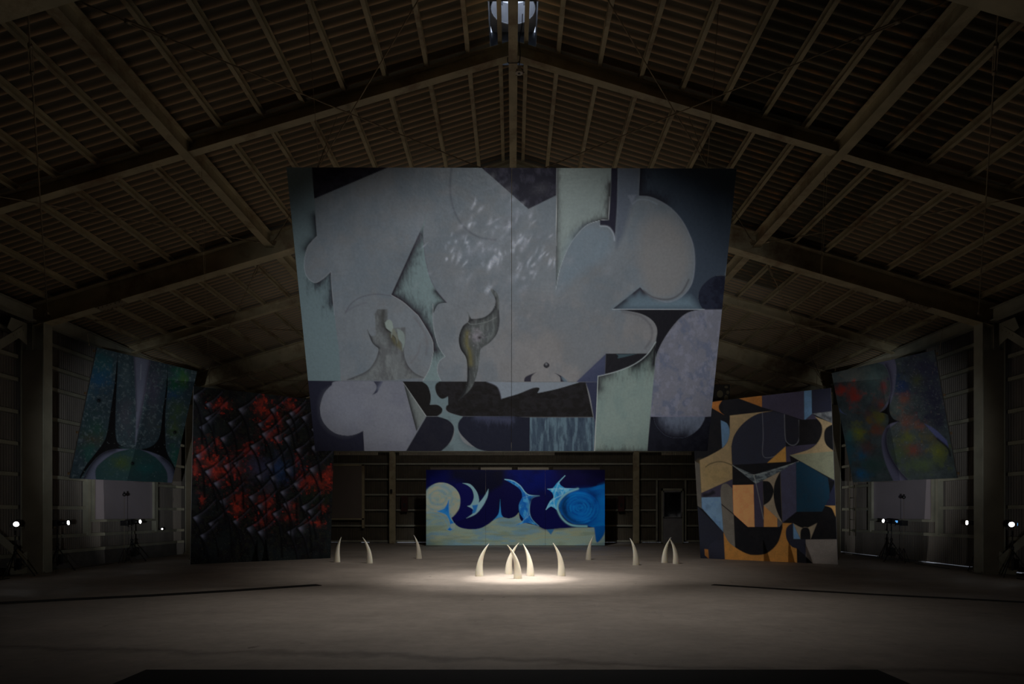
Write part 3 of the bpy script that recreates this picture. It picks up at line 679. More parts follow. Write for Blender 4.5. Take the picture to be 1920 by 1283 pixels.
    # root figure in the ghost circle
    fg = 'C 655,45c 738,45c 738,125c 780,170 790,200c 885,195c 887,300 872,400 900,500 960,570 1040,612c 700,635 400,630c 560,560 630,480 660,400 662,368c 610,320 570,215c 600,265 640,262c 634,100 626,92c'
    p.P(fg, (80, 84, 85), 1.2, .85); p.T(fg, (56, 56, 58), .45, 12, 22, .46, .6); p.T(fg, (100, 106, 106), .35, 6, 14, .52, .66)
    p.S(fg, 'C 570,215c 610,320 662,368', 2.5, (24, 24, 28), .9); p.S(fg, 'C 700,70 700,150 740,230 800,330', 5, (40, 40, 38), .8, .5)
    p.S(fg, 'C 400,630 560,560 630,480 660,400', 2.5, (44, 44, 48), .8); p.S(fg, 'C 872,400 900,500 960,570 1040,612', 2.5, (44, 44, 48), .7)
    p.P('C 760,260 800,240 850,330 860,390c 800,340', (74, 72, 54), 3, .8)
    p.P('C 745,130 715,160 722,200 765,235 768,282c 785,210 775,150', (104, 114, 110), .8, 1); p.L('C 712,165 725,205 765,238', 1.2, (26, 26, 26), .8)
    p.P('C 815,205c 868,235 882,320 858,392c 858,330 828,290', (96, 106, 104), .8, 1); p.P('C 780,205 805,230 825,300 810,345c 800,280 775,250', (88, 92, 84), 1, .9); p.L('C 780,260 805,290 812,345', .9, (28, 28, 28), .7)
    # twisting horn
    lf = 'A 1700,1048c 1775,1100 1796,1180c C 1664,70 1665,170 1640,255 1580,325 1512,375 1500,450 1480,580 1430,700 1325,802c 1390,680 1400,560 1390,450 1342,370 1330,280 1360,190 1410,140 1405,70c 1432,126c 1530,115 1600,65 1630,10 A 1757,1230 1762,1150'
    p.P(lf, (58, 62, 62)); p.T(lf, (86, 92, 92), .5, 5, 22, .5, .62); p.S(lf, 'C 1325,802c 1390,680 1400,560 1390,450 1342,370 1330,280 1360,190 1410,140', 4.5, (16, 15, 18), 1)
    p.S(lf, 'C 1432,126 1530,115 1600,65 1630,10 A 1757,1230 1762,1150', 3, (18, 18, 22), .9); p.S(lf, 'C 1430,500 1420,400 1395,330 1400,240', 3, (78, 74, 44), .8)
    p.S(lf, 'C 1660,60 1660,170 1640,255 1580,325', 2, (34, 34, 38), .8); p.B('C', 1475, 270, 45, 50, (104, 102, 108), .9, .9, lf, 4); p.B('C', 1500, 280, 20, 14, (18, 16, 18), .9, .4, lf, 4)
    p.L('C 1400,150 1440,170 1560,150 1640,110', .8, (100, 106, 106), .5)
    # impasto strokes around the middle, their glints painted in as pale dabs
    r = random.Random(5)
    for k in range(60):
        p.dab(r.gauss(930, 75), r.gauss(455, 60), r.uniform(8, 20), r.uniform(4, 10), math.radians(r.uniform(-80, -20)), r.choice([(120, 126, 136), (66, 72, 80), (112, 114, 120)]), r.uniform(.08, .32))
    for k in range(80):
        x = r.gauss(950, 66); y = r.gauss(455, 46)
        if 1040 < x or y < 330: continue
        p.dab(x, y, r.uniform(3, 9), r.uniform(1.3, 4.5), math.radians(r.uniform(-90, -30)), (140, 144, 154), r.uniform(.08, .45))
    for x, y in ((900, 385), (872, 450), (847, 448), (885, 425), (918, 490), (932, 487), (945, 480), (870, 495), (980, 450), (998, 485), (992, 497), (1030, 485), (965, 460), (912, 540), (1020, 470), (845, 480), (970, 510)):
        for q in range(3): p.dab(x+r.gauss(0, 6), y+r.gauss(0, 7), r.uniform(3, 9), r.uniform(1.2, 3.2), math.radians(r.uniform(-90, -40)), (178, 184, 196), r.uniform(.12, .42))
    for k in range(60):
        x = r.gauss(980, 60); y = r.gauss(560, 40); p.dab(x, y, r.uniform(5, 14), r.uniform(2, 5), math.radians(r.uniform(-80, -30)), (112, 110, 112), r.uniform(.05, .25)) if x < 1060 else None
BIGP = [(-3.035, 9.12, 5.796), (2.995, 9.16, 5.798), (2.996, 10.51, 2.13), (-3.03, 10.48, 2.13)]
big = canvas('hanging_diptych', 'huge grey-blue abstract two-panel painting hung tilted high in the hall centre', BIGP, paint_big, (88, 92, 98),
             paint_mat('diptych_paint', 5.0, .42, .12, 14), (0, .4995, 1), 1.3, .045, 'edge_dark')
# hanging wires of the diptych
def wire(parent, pts, r=.004):
    base = Vector(parent.location); b = MB()
    for a, c in zip(pts[:-1], pts[1:]): b.tube(Vector(a)-base, Vector(c)-base, r, n=5)
    return b.build('hanging_wire', M['rod'], parent)
for s in (-1, 1):
    wire(big[0], [(s*2.6, 9.14, 5.80), (s*2.47, 8.19, 7.29)], .0045)
    wire(big[0], [(s*2.62, 9.14, 5.80), (s*2.55, 9.9, 6.93)], .0045)
    wire(big[0], [(s*2.6, 10.5, 2.4), (s*2.6, 13.1, 6.8)], .004)

# ---- blue triptych at the back
def paint_blue(p):
    p.P('!H 60,40 700,40 700,900 60,900', (5, 10, 72), 20); p.P('!H 330,30 900,30 860,420 700,440 600,330 430,180 330,160', (9, 9, 18), 10, .95)
    p.P('!H 900,30 1300,30 1300,300 1000,260 900,150', (3, 13, 76), 14, .9); p.P('!H 1400,30 1900,30 1900,200 1750,240 1420,235', (10, 8, 44), 8, .95)
    p.T('!H 60,40 1900,40 1900,900 60,900', (4, 6, 30), .5, 60, 60)
    p.P('H 680,300c 760,250 830,210 870,160c 960,200 1010,260 1020,310 1000,420 960,515 900,530 850,515 822,440 818,350c 800,420 740,540 640,615 520,637 430,615 360,560c 400,420', (8, 7, 48), 4, .9)
    pale = 'H 80,290c 140,220 220,185 310,195 390,250 430,330 425,420 390,490 345,525c 370,578c 430,620 520,637 620,630 700,590 760,545 830,515c 900,532 960,515 1000,475c 1030,560 1180,602c 1250,637 1310,640c 1400,628 1560,622 1735,620c 1850,620c 1850,820c 80,820c'
    p.P(pale, (112, 128, 118)); p.T(pale, (86, 118, 134), .75, 50, 16, .44, .6); p.T(pale, (124, 127, 100), .55, 60, 14, .5, .64); p.T(pale, (88, 100, 78), .4, 70, 10, .5, .62)
    cw = 'H 80,290c 140,220 220,185 310,195 390,250 430,330 425,420 390,490 345,525c 330,480 200,470 80,470'
    p.P(cw, (112, 134, 140), 1, .6); p.T(cw, (140, 138, 112), .6, 20, 14)
    for r_, c_ in ((95, (140, 146, 130)), (70, (84, 118, 140)), (45, (136, 142, 128)), (122, (88, 120, 138))):
        p.L(' '.join(['H']+['%d,%d' % (215+r_*1.15*math.cos(t), 330+r_*math.sin(t)) for t in np.linspace(0, 5.8, 14)]), 1.4, c_, .45)
    p.L('H 95,475 180,480 250,510 300,570 325,640', 1.2, (92, 130, 150), .6); p.L('H 110,600 170,540 250,530', 1.4, (90, 124, 140), .5)
    p.P('H 385,200 480,190 545,260 555,330 530,395 480,412c 540,440 555,480 500,520 400,560 350,525c 390,480 425,420 430,330 410,260', (9, 10, 62), 1)
    p.P('H 450,187c 530,200 590,270 612,340 610,385c 560,420 500,412c 535,395 562,330 550,260 510,215', (104, 138, 148)); p.T('!H 450,187 612,187 612,420 450,420', (140, 146, 120), .0)
    p.P('H 490,530c 580,490 650,410 695,320 705,245c 655,330 605,385 560,400 500,412c 550,440 555,480', (112, 146, 158), .8); p.P('H 545,405c 605,395c 580,470 550,480 555,440', (30, 90, 150), 1)
    k1 = 'H 320,345c 326,500 370,578c 350,600 375,630c 332,652c 300,640c 328,615 326,560 290,495 203,463c 280,430'
    p.P(k1, (18, 86, 156), .7, 1, (.5, (110, 150, 170), .5)); p.T(k1, (40, 120, 180), .6, 10, 10)
    p.P('H 335,590 380,580 375,630 340,630', (120, 136, 130), 1, .9)
    p.P('H 818,345c 828,480 850,520c 800,525 748,552c 805,480', (44, 120, 176), .6)
    lb = 'H 865,152c 940,165 1010,210 1060,275 1100,303 1200,312c 1140,330 1112,380 1105,470 1130,540 1195,605c 1080,575 970,600c 1045,548 1010,480 1003,400 1035,325c 1025,270 980,220'
    p.P(lb, (24, 96, 166)); p.T(lb, (70, 150, 195), .6, 6, 10, .48, .6); p.T(lb, (10, 60, 130), .5, 8, 8, .52, .62)
    p.L('H 865,152 940,165 1010,210 1060,275 1105,305 1200,312', .8, (130, 180, 200), .8); p.L('H 1200,312 1140,330 1112,380 1105,470 1130,540 1195,605', .7, (120, 175, 200), .7)
    p.L('H 1060,275 1100,400 1080,500 1020,580', .5, (110, 160, 190), .6); p.L('H 1040,330 1100,310', .5, (110, 160, 190), .6); p.L('H 1060,540 1110,490', .5, (110, 160, 190), .6)
    p.P('H 1110,330 1250,300 1290,420 1370,460 1440,560 1540,612c 1320,640c 1240,632 1150,560 1110,470 1105,390', (8, 9, 58), 4, .9)
    st = 'H 1450,115c 1400,160 1400,200 1450,238c 1600,240c 1480,275 1400,350 1375,400 1385,460c 1345,430 1310,415 1265,447c 1300,370 1342,330c 1325,280 1280,245c 1330,238 1370,190'
    p.P(st, (44, 132, 184)); p.T(st, (110, 176, 200), .7, 7, 8, .48, .6); p.T(st, (16, 80, 150), .5, 8, 8, .52, .62)
    for q in ('H 1280,245 1560,242', 'H 1385,190 1340,330 1355,430', 'H 1265,445 1340,345 1560,245', 'H 1450,115 1390,180', 'H 1450,240 1400,350'): p.L(q, .6, (140, 190, 205), .7)
    rb = 'H 1560,240c 1700,230 1850,190c 1850,620c 1735,620c 1660,605 1560,600 1470,540 1390,440 1400,340 1470,275'
    p.P(rb, (4, 70, 136), 1.5); p.T(rb, (6, 96, 166), .7, 60, 12); p.T(rb, (5, 30, 90), .5, 50, 10, .52, .66)
    for k in range(26):
        r_ = 18+k*7; c_ = [(8, 98, 178), (3, 34, 100), (14, 118, 196), (4, 70, 150)][k % 4]; t0 = k*.9
        p.L(' '.join(['H']+['%d,%d' % (1590+r_*1.0*math.cos(t), 430+r_*.86*math.sin(t)) for t in np.linspace(t0, t0+4.4, 12)]), 1.6, c_, .5)
    p.P('!H 1530,235 1680,232 1780,300 1770,360 1720,430 1735,340 1650,262', (4, 26, 84), 6, .7)
    p.P('H 1470,300 1400,400 1440,520 1560,590 1660,600 1540,540 1470,440', (6, 14, 40), 6, .75)
    p.P('!H 1790,225 1850,200 1850,610 1780,600', (6, 84, 150), 8, .8)
    p.L('H 1575,243 1470,285 1395,360 1378,440 1430,540 1520,598 1660,608', 1.8, (112, 164, 172), .85)
    p.P('H 1733,610c 1850,600c 1828,690 1775,760 1752,752 1742,690', (4, 66, 128), 1)
    p.P('H 1270,640c 1345,638c 1312,690c', (40, 88, 130), 1)
BLUEP = [(-3.126, 24.55, 2.735), (3.30, 24.55, 2.735), (3.30, 24.55, .018), (-3.126, 24.55, .018)]
blue = canvas('blue_triptych', 'long blue and cream three-panel painting low against the back wall', BLUEP, paint_blue, (8, 10, 60),
              paint_mat('blue_paint', 4.4, .5, .15, 20), (0, .3333, .6667, 1), 1.0, .04, 'edge_dark')

# ---- geometric painting right
def paint_geo(p):
    O1 = (112, 74, 36); BE = (112, 99, 76); BK = (12, 13, 17); NV = (26, 28, 41); PU = (42, 40, 55); BL = (66, 92, 120)
    q = lambda s, c, **k: p.P(s, c, **k)
    q('!G -40,40 1100,40 1100,1350 -40,1350', BK)
    q('!G 225,148 345,130 640,235 560,217 280,250 240,243', (15, 16, 21)); q('!G 340,133 495,112 495,191', O1)
    q('G 150,160c 228,147c 206,185 215,220 242,244c 150,192c', (122, 78, 38)); q('!G 150,195 242,244 285,250 280,420 225,470 78,548 20,545', (15, 16, 21))
    q('!G 495,112 776,76 778,281 640,235 495,191', PU); q('!G 778,281 832,236 880,275', PU); q('!G 776,76 826,70 829,236 778,281', BL); q('!G 828,70 1000,50 1000,222 832,236', NV)
    q('!G 832,235 1000,214 1000,310 968,303', (66, 70, 74)); p.T('!G 832,235 1000,214 1000,310', (100, 104, 108), .6, 8, 8); q('!G 900,245 962,262 958,285', (34, 36, 42), soft=3)
    q('G 280,248c 565,216c 460,240 370,300 310,380 290,455c 297,672c 90,767c 78,546c 150,512 230,465 265,420 279,365c', BE)
    q('!G 82,570 296,590 297,672 90,765', (112, 98, 68), soft=12, a=.7); p.L('G 118,592 150,570 205,556 250,562 297,580', 1.0, (48, 42, 32), .8)
    q('G 219,279c 262,302 279,355 265,420 229,466c', BL)
    q('G 290,455c 310,380 370,300 460,240 570,218c 645,238c 655,455c 530,564c 300,579c', (28, 31, 43)); q('!G 497,230 640,240 655,455 600,505 505,520', (31, 33, 46), a=.8)
    p.L('G 497,225 503,380 505,522 600,515', .8, (78, 82, 92), .6)
    q('G 645,238c 742,275c 744,385 738,430 700,447 662,428 650,390', (21, 22, 30)); p.L('G 742,278 745,385 730,432 698,447 665,430 650,390 645,240', .8, (82, 86, 94), .7)
    q('G 743,277c 872,270c 895,315 893,375 860,437c 742,448c', (14, 14, 17))
    q('G 850,255c 1000,312c 1000,520c 680,513c 800,478 860,437 893,375 893,310', BE); q('G 1000,295c 925,330 910,390 930,450 1000,500c', (13, 14, 17))
    q('!G 680,513 1000,484 1000,700 978,680', (94, 97, 82)); q('!G 655,455 862,437 800,478 680,513 687,556 655,558', PU); q('!G 530,564 653,454 656,557', (130, 98, 50))
    q('!G 298,578 745,555 620,620 440,712 298,712', BK)
    cs = '!G 298,580 440,645 740,555 456,707'
    q(cs, (74, 84, 90)); p.T(cs, (30, 36, 44), .8, 10, 5, .5, .6); p.L('G 440,645 456,707', .8, (110, 116, 118), .8); p.L('G 298,580 440,645 740,555', .6, (110, 116, 118), .7)
    q('!G 722,558 760,558 948,672 946,800 895,892 725,892', (14, 37, 53)); q('!G 948,665 978,680 1000,690 1000,850 918,850 946,800', (26, 29, 46))
    q('!G 935,665 985,690 950,770', BK)
    q('!G 500,683 618,622 632,966 505,850', (104, 96, 84)); q('G 500,685c 545,693 573,750 550,815 505,849c', BK)
    q('!G 618,622 722,558 725,892 632,966', (46, 47, 65)); q('G 617,620c 580,700 573,790 592,880 632,966c 624,800', BK)
    q('!G 299,713 438,710 446,993 400,993 303,906', (156, 115, 76)); q('!G 439,708 500,684 505,993 446,993', PU); p.L('G 456,707 505,940', .7, (90, 94, 98), .8); q('!G 507,850 598,935 598,993 507,993', (140, 100, 58))
    q('!G 598,935 632,966 612,993 598,993', (60, 60, 64))
    q('G 303,906c 400,993c 633,993c 632,1050 585,1125 520,1170 450,1181 380,1165 315,1130c', BK)
    q('!G 88,766 298,672 298,740 218,795 90,795', PU); q('G 100,770 140,765 165,748 180,770 110,795', (20, 20, 28), soft=2)
    q('G 218,750c 228,712 260,704 296,735c 305,905c 315,1129c 265,1095 238,1030c 220,850', (77, 75, 71)); p.L('G 220,838 305,908', .9, (14, 14, 16), 1)
    q('!G 90,795 218,793 224,850 236,1026 92,866', (66, 92, 122)); p.T('!G 90,795 218,793 236,1026 92,866', (90, 116, 140), .5, 20, 20)
    q('!G 20,535 78,572 92,870 46,840', (66, 65, 63)); q('!G 46,838 238,1030 255,1225 40,1225', (23, 26, 36)); q('!G 140,1120 180,1085 240,1080 250,1210 140,1205', (27, 29, 40)); q('!G 110,1140 135,1143 140,1207 113,1182', O1)
    q('G 238,1030c 270,1090 320,1132 390,1170 450,1181 530,1167 600,1100 632,1000c 632,966c 700,966c 660,1000 658,1065 690,1120 728,1135c 732,1260c 250,1260c', (124, 87, 43))
    q('G 700,966c 660,1000 658,1065 690,1120 728,1137c 790,1190c 790,1074c 705,1074c', (24, 26, 37)); q('!G 727,1135 790,1190 845,1260 730,1260', BK)
    q('G 632,966c 725,892c 896,890c 865,966c 780,1001 702,968c', (11, 12, 15)); q('G 703,969c 780,1001 863,967c 820,1074c 817,1035 803,1000 768,1000 752,1074c', (102, 94, 80)); q('!G 703,969 751,1073 705,1073', (70, 98, 128))
    q('G 752,1074c 755,1015 783,995 812,1015 818,1074c', BK)
    q('G 915,853c 960,868 986,925c 1010,1076c 820,1076c', (12, 12, 15)); q('G 915,850c 1000,850c 1000,940c 984,918 960,868', (130, 100, 60))
    q('!G 787,1077 1010,1075 1010,1270 840,1270 840,1241 788,1190', (90, 86, 84))
    p.T('!G -40,40 1100,40 1100,1350 -40,1350', (30, 28, 28), .12, 10, 10)
GEOP = [(4.585, 17.42, 3.972), (7.12, 15.21, 3.972), (7.41, 15.67, .0), (4.87, 17.86, .0)]
geo = canvas('geometric_painting', 'tall painting of orange, beige and navy geometric shapes leaning at the right', GEOP, paint_geo, (14, 15, 20),
             paint_mat('geometric_paint', 4.6, .6, .1, 30), (0, 1), 1.0, .035, 'edge')

# ---- dark scaled painting left
def paint_dark(p):
    full = '!K -100,-100 1200,-100 1200,1400 -100,1400'
    idx = np.arange(len(p.x)); n = fbm(p.x, p.y, 22, 5, .65); n2 = fbm(p.x+40, p.y+9, 4, 3, .8)
    p.c[idx] = L3((22, 21, 26))[None]*(.12+.75*n+.7*(n2-.4))[:, None]
    p.T(full, (30, 32, 24), .55, 5, 5, .5, .66); p.T(full, (22, 30, 32), .5, 30, 30)
    for b_ in ((230,180,60,32),(250,175,30,20),(490,200,36,60),(500,150,30,30),(560,250,50,60),(690,180,32,32),(730,210,30,20),(550,370,60,45),(600,415,25,25),(620,280,20,40),(100,500,38,60),(150,560,50,50),(190,630,75,70),(270,590,60,60),(330,600,60,60),(530,830,50,55),(550,900,40,40),(690,930,50,30),(680,860,30,30),(820,680,85,60),(900,700,60,50),(945,640,50,40),(740,540,22,40),(105,810,16,36),(885,970,30,26),(340,870,50,40),(350,800,60,40),(720,850,25,30),(500,960,40,30),(60,600,30,60),(420,480,60,40),(820,960,30,20),(910,860,25,25),(330,880,30,40),(200,430,30,30)):
        p.B('K', b_[0], b_[1], b_[2]*.72, b_[3]*.72, (160, 46, 30), .46, 1.6, ns=5); p.B('K', b_[0], b_[1], b_[2]*1.35, b_[3]*1.35, (62, 32, 32), .30, 1.3, ns=6)
    p.B('K', 590, 610, 120, 80, (26, 52, 92), .85, .8); p.B('K', 560, 640, 40, 30, (8, 10, 16), .9, .5); p.B('K', 470, 600, 120, 90, (58, 50, 66), .5, .9); p.B('K', 560, 740, 60, 50, (56, 52, 66), .5, .9); p.B('K', 850, 800, 120, 60, (16, 32, 18), .5, 1)
    tips = [(122,172),(118,265),(80,325),(55,515),(118,622),(220,400),(272,297),(340,205),(243,585),(310,568),(470,305),(422,452),(462,655),(555,207),(497,370),(530,577),(555,662),(580,395),(645,400),(658,285),(680,232),(655,610),(708,705),(725,475),(815,605),(825,460),(765,260),(215,820),(410,792),(467,850),(305,955),(37,930),(140,970),(85,1050),(395,1003),(470,1027),(570,905),(640,840),(668,1027),(763,857),(803,887),(738,1000),(30,120),(830,340),(175,700),(620,760)]
    for i, (x, y) in enumerate(tips):
        s_ = .95+.45*((i*37) % 10)/10; L_ = 230*s_*(1.2 if i % 3 == 0 else .85)
        down = 'K %d,%d %d,%d %d,%d %d,%d' % (x, y, x+38*s_, y+62*s_, x+58*s_, y+140*s_, x+66*s_, y+L_)
        up = 'K %d,%d %d,%d %d,%d' % (x, y, x+60*s_, y-32*s_, x+125*s_, y-95*s_)
        below = 'K %d,%dc %d,%d %d,%dc %d,%d %d,%dc %d,%d' % (x, y, x+60*s_, y-32*s_, x+125*s_, y-95*s_, x+130*s_, y+20*s_, x+60*s_, y+150*s_, x+38*s_, y+62*s_)
        p.S(below, 'K %d,%d %d,%d' % (x, y, x+14, y+4), 3.2*s_, (112, 116, 140), .75)
        p.S(below, up, 1.6, (64, 66, 84), .4); p.S(below, down, 1.3, (56, 60, 80), .35)
        p.L(down, 2.4, (6, 6, 8), .92)
        p.L('K %d,%d %d,%d %d,%d' % (x+4, y-7, x+60*s_, y-40*s_, x+125*s_, y-104*s_), 1.8, (6, 6, 8), .75)
    r = np.random.RandomState(4); k = r.rand(len(p.x)); m_ = np.nonzero((k > .985) & (fbm(p.x, p.y, 25) > .42))[0]
    cols = np.array([lin(c) for c in ((70, 72, 56), (60, 66, 76), (56, 74, 66), (80, 56, 50))]); p.c[m_] = p.c[m_]*.5+.5*cols[r.randint(0, 4, len(m_))]
DARKP = [(-7.235, 15.44, 4.05), (-4.60, 17.62, 4.05), (-4.766, 17.85, .0), (-7.396, 15.67, .0)]
dark = canvas('dark_scaled_painting', 'tall near-black painting of overlapping red-lit scales leaning at the left', DARKP, paint_dark, (18, 18, 22),
              paint_mat('dark_paint', 2.2, .8, .12, 26, .12), (0, 1), 1.0, .035, 'edge')

# ---- teal painting hung on the left wall
def paint_teal(p):
    full = '!T -100,-100 1300,-100 1300,1500 -100,1500'; WH = (62, 66, 82)
    idx = np.arange(len(p.x)); p.c[idx] = L3((30, 40, 46))[None]*(.4+1.1*fbm(p.x, p.y, 9, 5, .75))[:, None]
    for b_, c_ in (((220,200,120,120),(24,56,62)),((200,330,120,90),(20,48,72)),((110,450,60,100),(34,52,62)),((180,760,90,120),(26,50,44)),((150,850,90,60),(44,40,30)),((130,950,60,90),(24,54,50)),((440,300,60,160),(40,52,58)),
                   ((430,620,70,160),(42,44,52)),((680,420,80,200),(46,46,58)),((660,720,60,120),(40,46,50)),((900,270,80,90),(22,62,50)),((930,330,50,60),(40,66,24)),((860,400,60,60),(18,58,36)),((850,460,80,50),(22,44,70)),
                   ((880,600,80,120),(40,54,38)),((860,760,70,90),(44,56,34)),((400,1040,100,60),(38,50,24)),((600,1080,120,60),(20,54,50)),((300,1100,90,60),(28,44,46)),((860,1000,60,120),(24,56,48)),((650,1000,80,60),(26,52,44)),((120,650,50,80),(26,40,44))):
        p.B('T', *b_, c_, .8, .9, ns=9)
    p.T(full, (66, 76, 80), .5, 4, 4, .58, .7)
    bl = 'T 371,100c 366,300 355,500 350,700 355,830 385,890 468,924c 430,960 200,1000 40,1190c 55,1140 110,1050 185,955 240,880 275,800 305,620 335,420'
    br = 'T 799,203c 797,400 780,600 778,800 790,945 835,1035 875,1120 890,1215c 840,1100 700,990 560,932c 640,912 700,870 735,790 755,620 785,400'
    p.P(bl, (9, 9, 11)); p.P(br, (9, 9, 11))
    p.P('T 378,905 460,921c 560,932c 640,965 720,1025 790,1120 800,1230c 180,1230c 180,1100 240,1030 340,962 420,935', (24, 42, 44), 1, .85); p.B('T', 400, 1050, 110, 60, (38, 50, 24), .8, .9); p.B('T', 620, 1090, 120, 60, (20, 52, 54), .7, .9)
    p.P('T 466,927c 340,930 230,970 140,1060 70,1190c 182,1190c 180,1100 240,1030 340,962', WH, 1); p.S('T 466,927c 340,930 230,970 140,1060 70,1190c 182,1190c 180,1100 240,1030 340,962', 'T 340,930 230,970 140,1060 70,1190', 4, (16, 15, 20), .9)
    p.P('T 568,933c 660,955 760,1000 840,1080 888,1225c 798,1225c 790,1120 720,1020 640,965', WH, 1); p.S('T 568,933c 660,955 760,1000 840,1080 888,1225c 798,1225c 790,1120 720,1020 640,965', 'T 760,1000 840,1080 888,1225', 4, (16, 15, 20), .9)
    sp = 'T 508,130c 652,160c 595,500 548,740 521,898c 527,600 520,350'
    p.P(sp, (64, 68, 82), 1.4); p.S(sp, 'T 652,160 595,500 548,740', 2.5, (34, 30, 40), .8); p.S(sp, 'T 508,130 520,350 527,600', 1.6, (34, 30, 40), .7); p.L('T 570,200 565,330', 1, (92, 98, 108), .6)
    for x, y, r_ in ((208, 510, 17), (862, 782, 15), (498, 1050, 15)):
        p.B('T', x, y, r_*1.1, r_*1.1, (5, 5, 6), 1, 0); p.B('T', x, y, r_*1.0, r_, (5, 5, 6), 1, 0); p.B('T', x-4, y+3, 4, 4, (46, 48, 52), .9, 0)
    r = random.Random(8)
    for k in range(260):
        x = 140+r.uniform(20, 980)/4.583; y = 640+r.uniform(60, 1180)/4.583; p.dab(x, y, r.uniform(.6, 1.8), .6, r.uniform(0, 3.1), (86, 96, 98), r.uniform(.1, .5))
TEALP = [(-8.69, 14.0, 4.60), (-7.75, 16.46, 4.62), (-8.395, 17.08, 1.94), (-9.335, 14.63, 1.925)]
teal = canvas('teal_spiked_painting', 'teal painting with black spikes and a pale arch hung above the left wall board', TEALP, paint_teal, (30, 40, 46),
              paint_mat('teal_paint', 3.6, .65, .15, 26), (0, 1), .95, .03, 'edge_dark')
def paint_neb(p):
    full = '!N -100,-100 1300,-100 1300,1500 -100,1500'; WH = (60, 60, 76)
    idx = np.arange(len(p.x)); p.c[idx] = L3((38, 44, 46))[None]*(.45+1.0*fbm(p.x+50, p.y, 10, 5, .7))[:, None]
    for b_, c_ in (((380,330,120,140),(46,60,60)),((200,300,120,100),(50,52,50)),((90,430,70,50),(104,30,22)),((200,500,60,60),(96,28,22)),((180,460,80,50),(86,32,26)),((460,400,40,60),(70,30,28)),((440,570,40,50),(78,32,26)),((360,640,90,60),(56,34,30)),((370,600,70,50),(26,32,40)),
                   ((230,820,70,70),(72,74,20)),((150,850,50,60),(36,60,60)),((430,690,60,70),(58,60,24)),((400,790,60,60),(66,36,28)),((270,1020,60,60),(18,52,74)),((260,1180,60,50),(14,56,88)),((150,960,60,90),(24,50,60)),((350,1100,120,80),(28,44,42)),((320,950,60,60),(52,36,34)),
                   ((820,250,180,160),(28,28,42)),((620,400,80,80),(18,32,62)),((760,350,60,60),(44,48,30)),((900,500,130,200),(24,24,38)),((640,520,60,50),(74,44,36)),((580,600,50,60),(44,52,50)),((660,720,60,80),(66,42,36)),((790,760,50,30),(72,44,40)),((720,970,90,60),(70,34,28)),((680,860,80,60),(54,58,26)),
                   ((950,980,80,90),(62,66,24)),((880,860,80,60),(52,50,34)),((800,1100,160,80),(44,54,36)),((600,1000,80,80),(40,50,34)),((960,700,70,150),(24,24,36))):
        p.B('N', *b_, c_, .85, .9, ns=9)
    p.P('N 400,190c 470,220 510,300 524,420 500,540 430,633c 515,560 560,420 572,240 545,150c 560,130c 450,150', (52, 54, 68), 1.2)
    cr1 = 'N 430,140c 548,130c 573,240 552,420 505,540 428,634c 500,530 524,420 512,300 480,220'
    p.P(cr1, WH, 1.2); p.S(cr1, 'N 480,220 512,300 524,420 500,530', 3.5, (18, 16, 24), .8)
    bk = 'N 522,500c 512,620 545,690 605,716c 540,738 478,795c 505,720 495,655 428,634c 480,600', 
    p.P(bk[0], (8, 8, 10)); p.P('N 505,640c 440,632c 495,655 503,700', (8, 8, 10))
    cr2 = 'N 588,717c 500,750 447,850 450,980 490,1120 555,1260c 700,1260c 600,1150 520,1020 487,900 502,790'
    p.P(cr2, WH, 1.2); p.S(cr2, 'N 502,790 487,900 520,1020 600,1150 700,1260', 4.5, (18, 17, 24), .9)
    p.P('N 825,735c 920,785 1025,885c 1040,950c 930,855', (50, 54, 82), 1.2); p.L('N 940,870 1030,950 1055,1020', 2.2, (10, 10, 14), .8); p.P('N 70,600c 95,635 130,655c 75,630', (50, 58, 88), 1)
    r = random.Random(9)
    for k in range(420):
        x = 1560+r.uniform(540, 1040)/4.752; y = 640+r.gauss(480, 260)/4.752
        p.dab(x, y, r.uniform(.6, 2.4), .6, r.uniform(0, 3.1), r.choice([(84, 88, 94), (90, 78, 74), (70, 76, 66)]), r.uniform(.1, .55))
NEBP = [(7.735, 16.40, 4.555), (8.75, 14.0, 4.54), (9.33, 14.52, 1.92), (8.315, 16.87, 1.935)]
neb = canvas('cloudy_crescent_painting', 'mottled red, green and blue painting with pale crescents hung on the right wall', NEBP, paint_neb, (36, 40, 44),
             paint_mat('cloudy_paint', 3.6, .65, .15, 26), (0, 1), .95, .03, 'edge_dark')
# wires of the side paintings
for cv, s in ((teal, -1), (neb, 1)):
    P_ = TEALP if s < 0 else NEBP
    for k in (0, 1):
        q = Vector(P_[k]); wire(cv[0], [q, (s*(abs(q.x)+.12), q.y, rz_(q.x, 8.0)-.05)], .003)
    for q in (P_[2], P_[3]): wire(cv[0], [q, (s*9.56, Vector(q).y, Vector(q).z+.02)], .003)
for cv, s in ((dark, -1), (geo, 1)):
    for e in (0, .04):
        wire(cv[0], [(s*(4.70+e), 10.3, 6.33), (s*6.97, 15.68, 4.05)], .003)
# narrow side view of one more canvas standing far behind the right one
tb = MB(); tb.box(0, .62, -.02, .02, 0, 5.3); t = tb.build('leaning_canvas', M['edge_dark'], None, (6.33, 21.9, 0)); tag(t, 'narrow black canvas with cream blobs rising behind the geometric painting', 'painting')
tf = MB()
for (x_, z_, a_, b_) in ((.50, 5.22, .06, .04), (.55, 5.05, .05, .06), (.50, 4.85, .07, .12), (.57, 4.62, .04, .05), (.48, 4.45, .05, .06), (.30, 5.0, .1, .12), (.25, 4.6, .12, .1)):
    tf.add([(x_+a_*math.cos(k*PI/5), -.023, z_+b_*math.sin(k*PI/5)) for k in range(10)], [tuple(range(10))])
tf.build('painted_face', mat('cream_paint', (.30, .27, .16), .6), t)

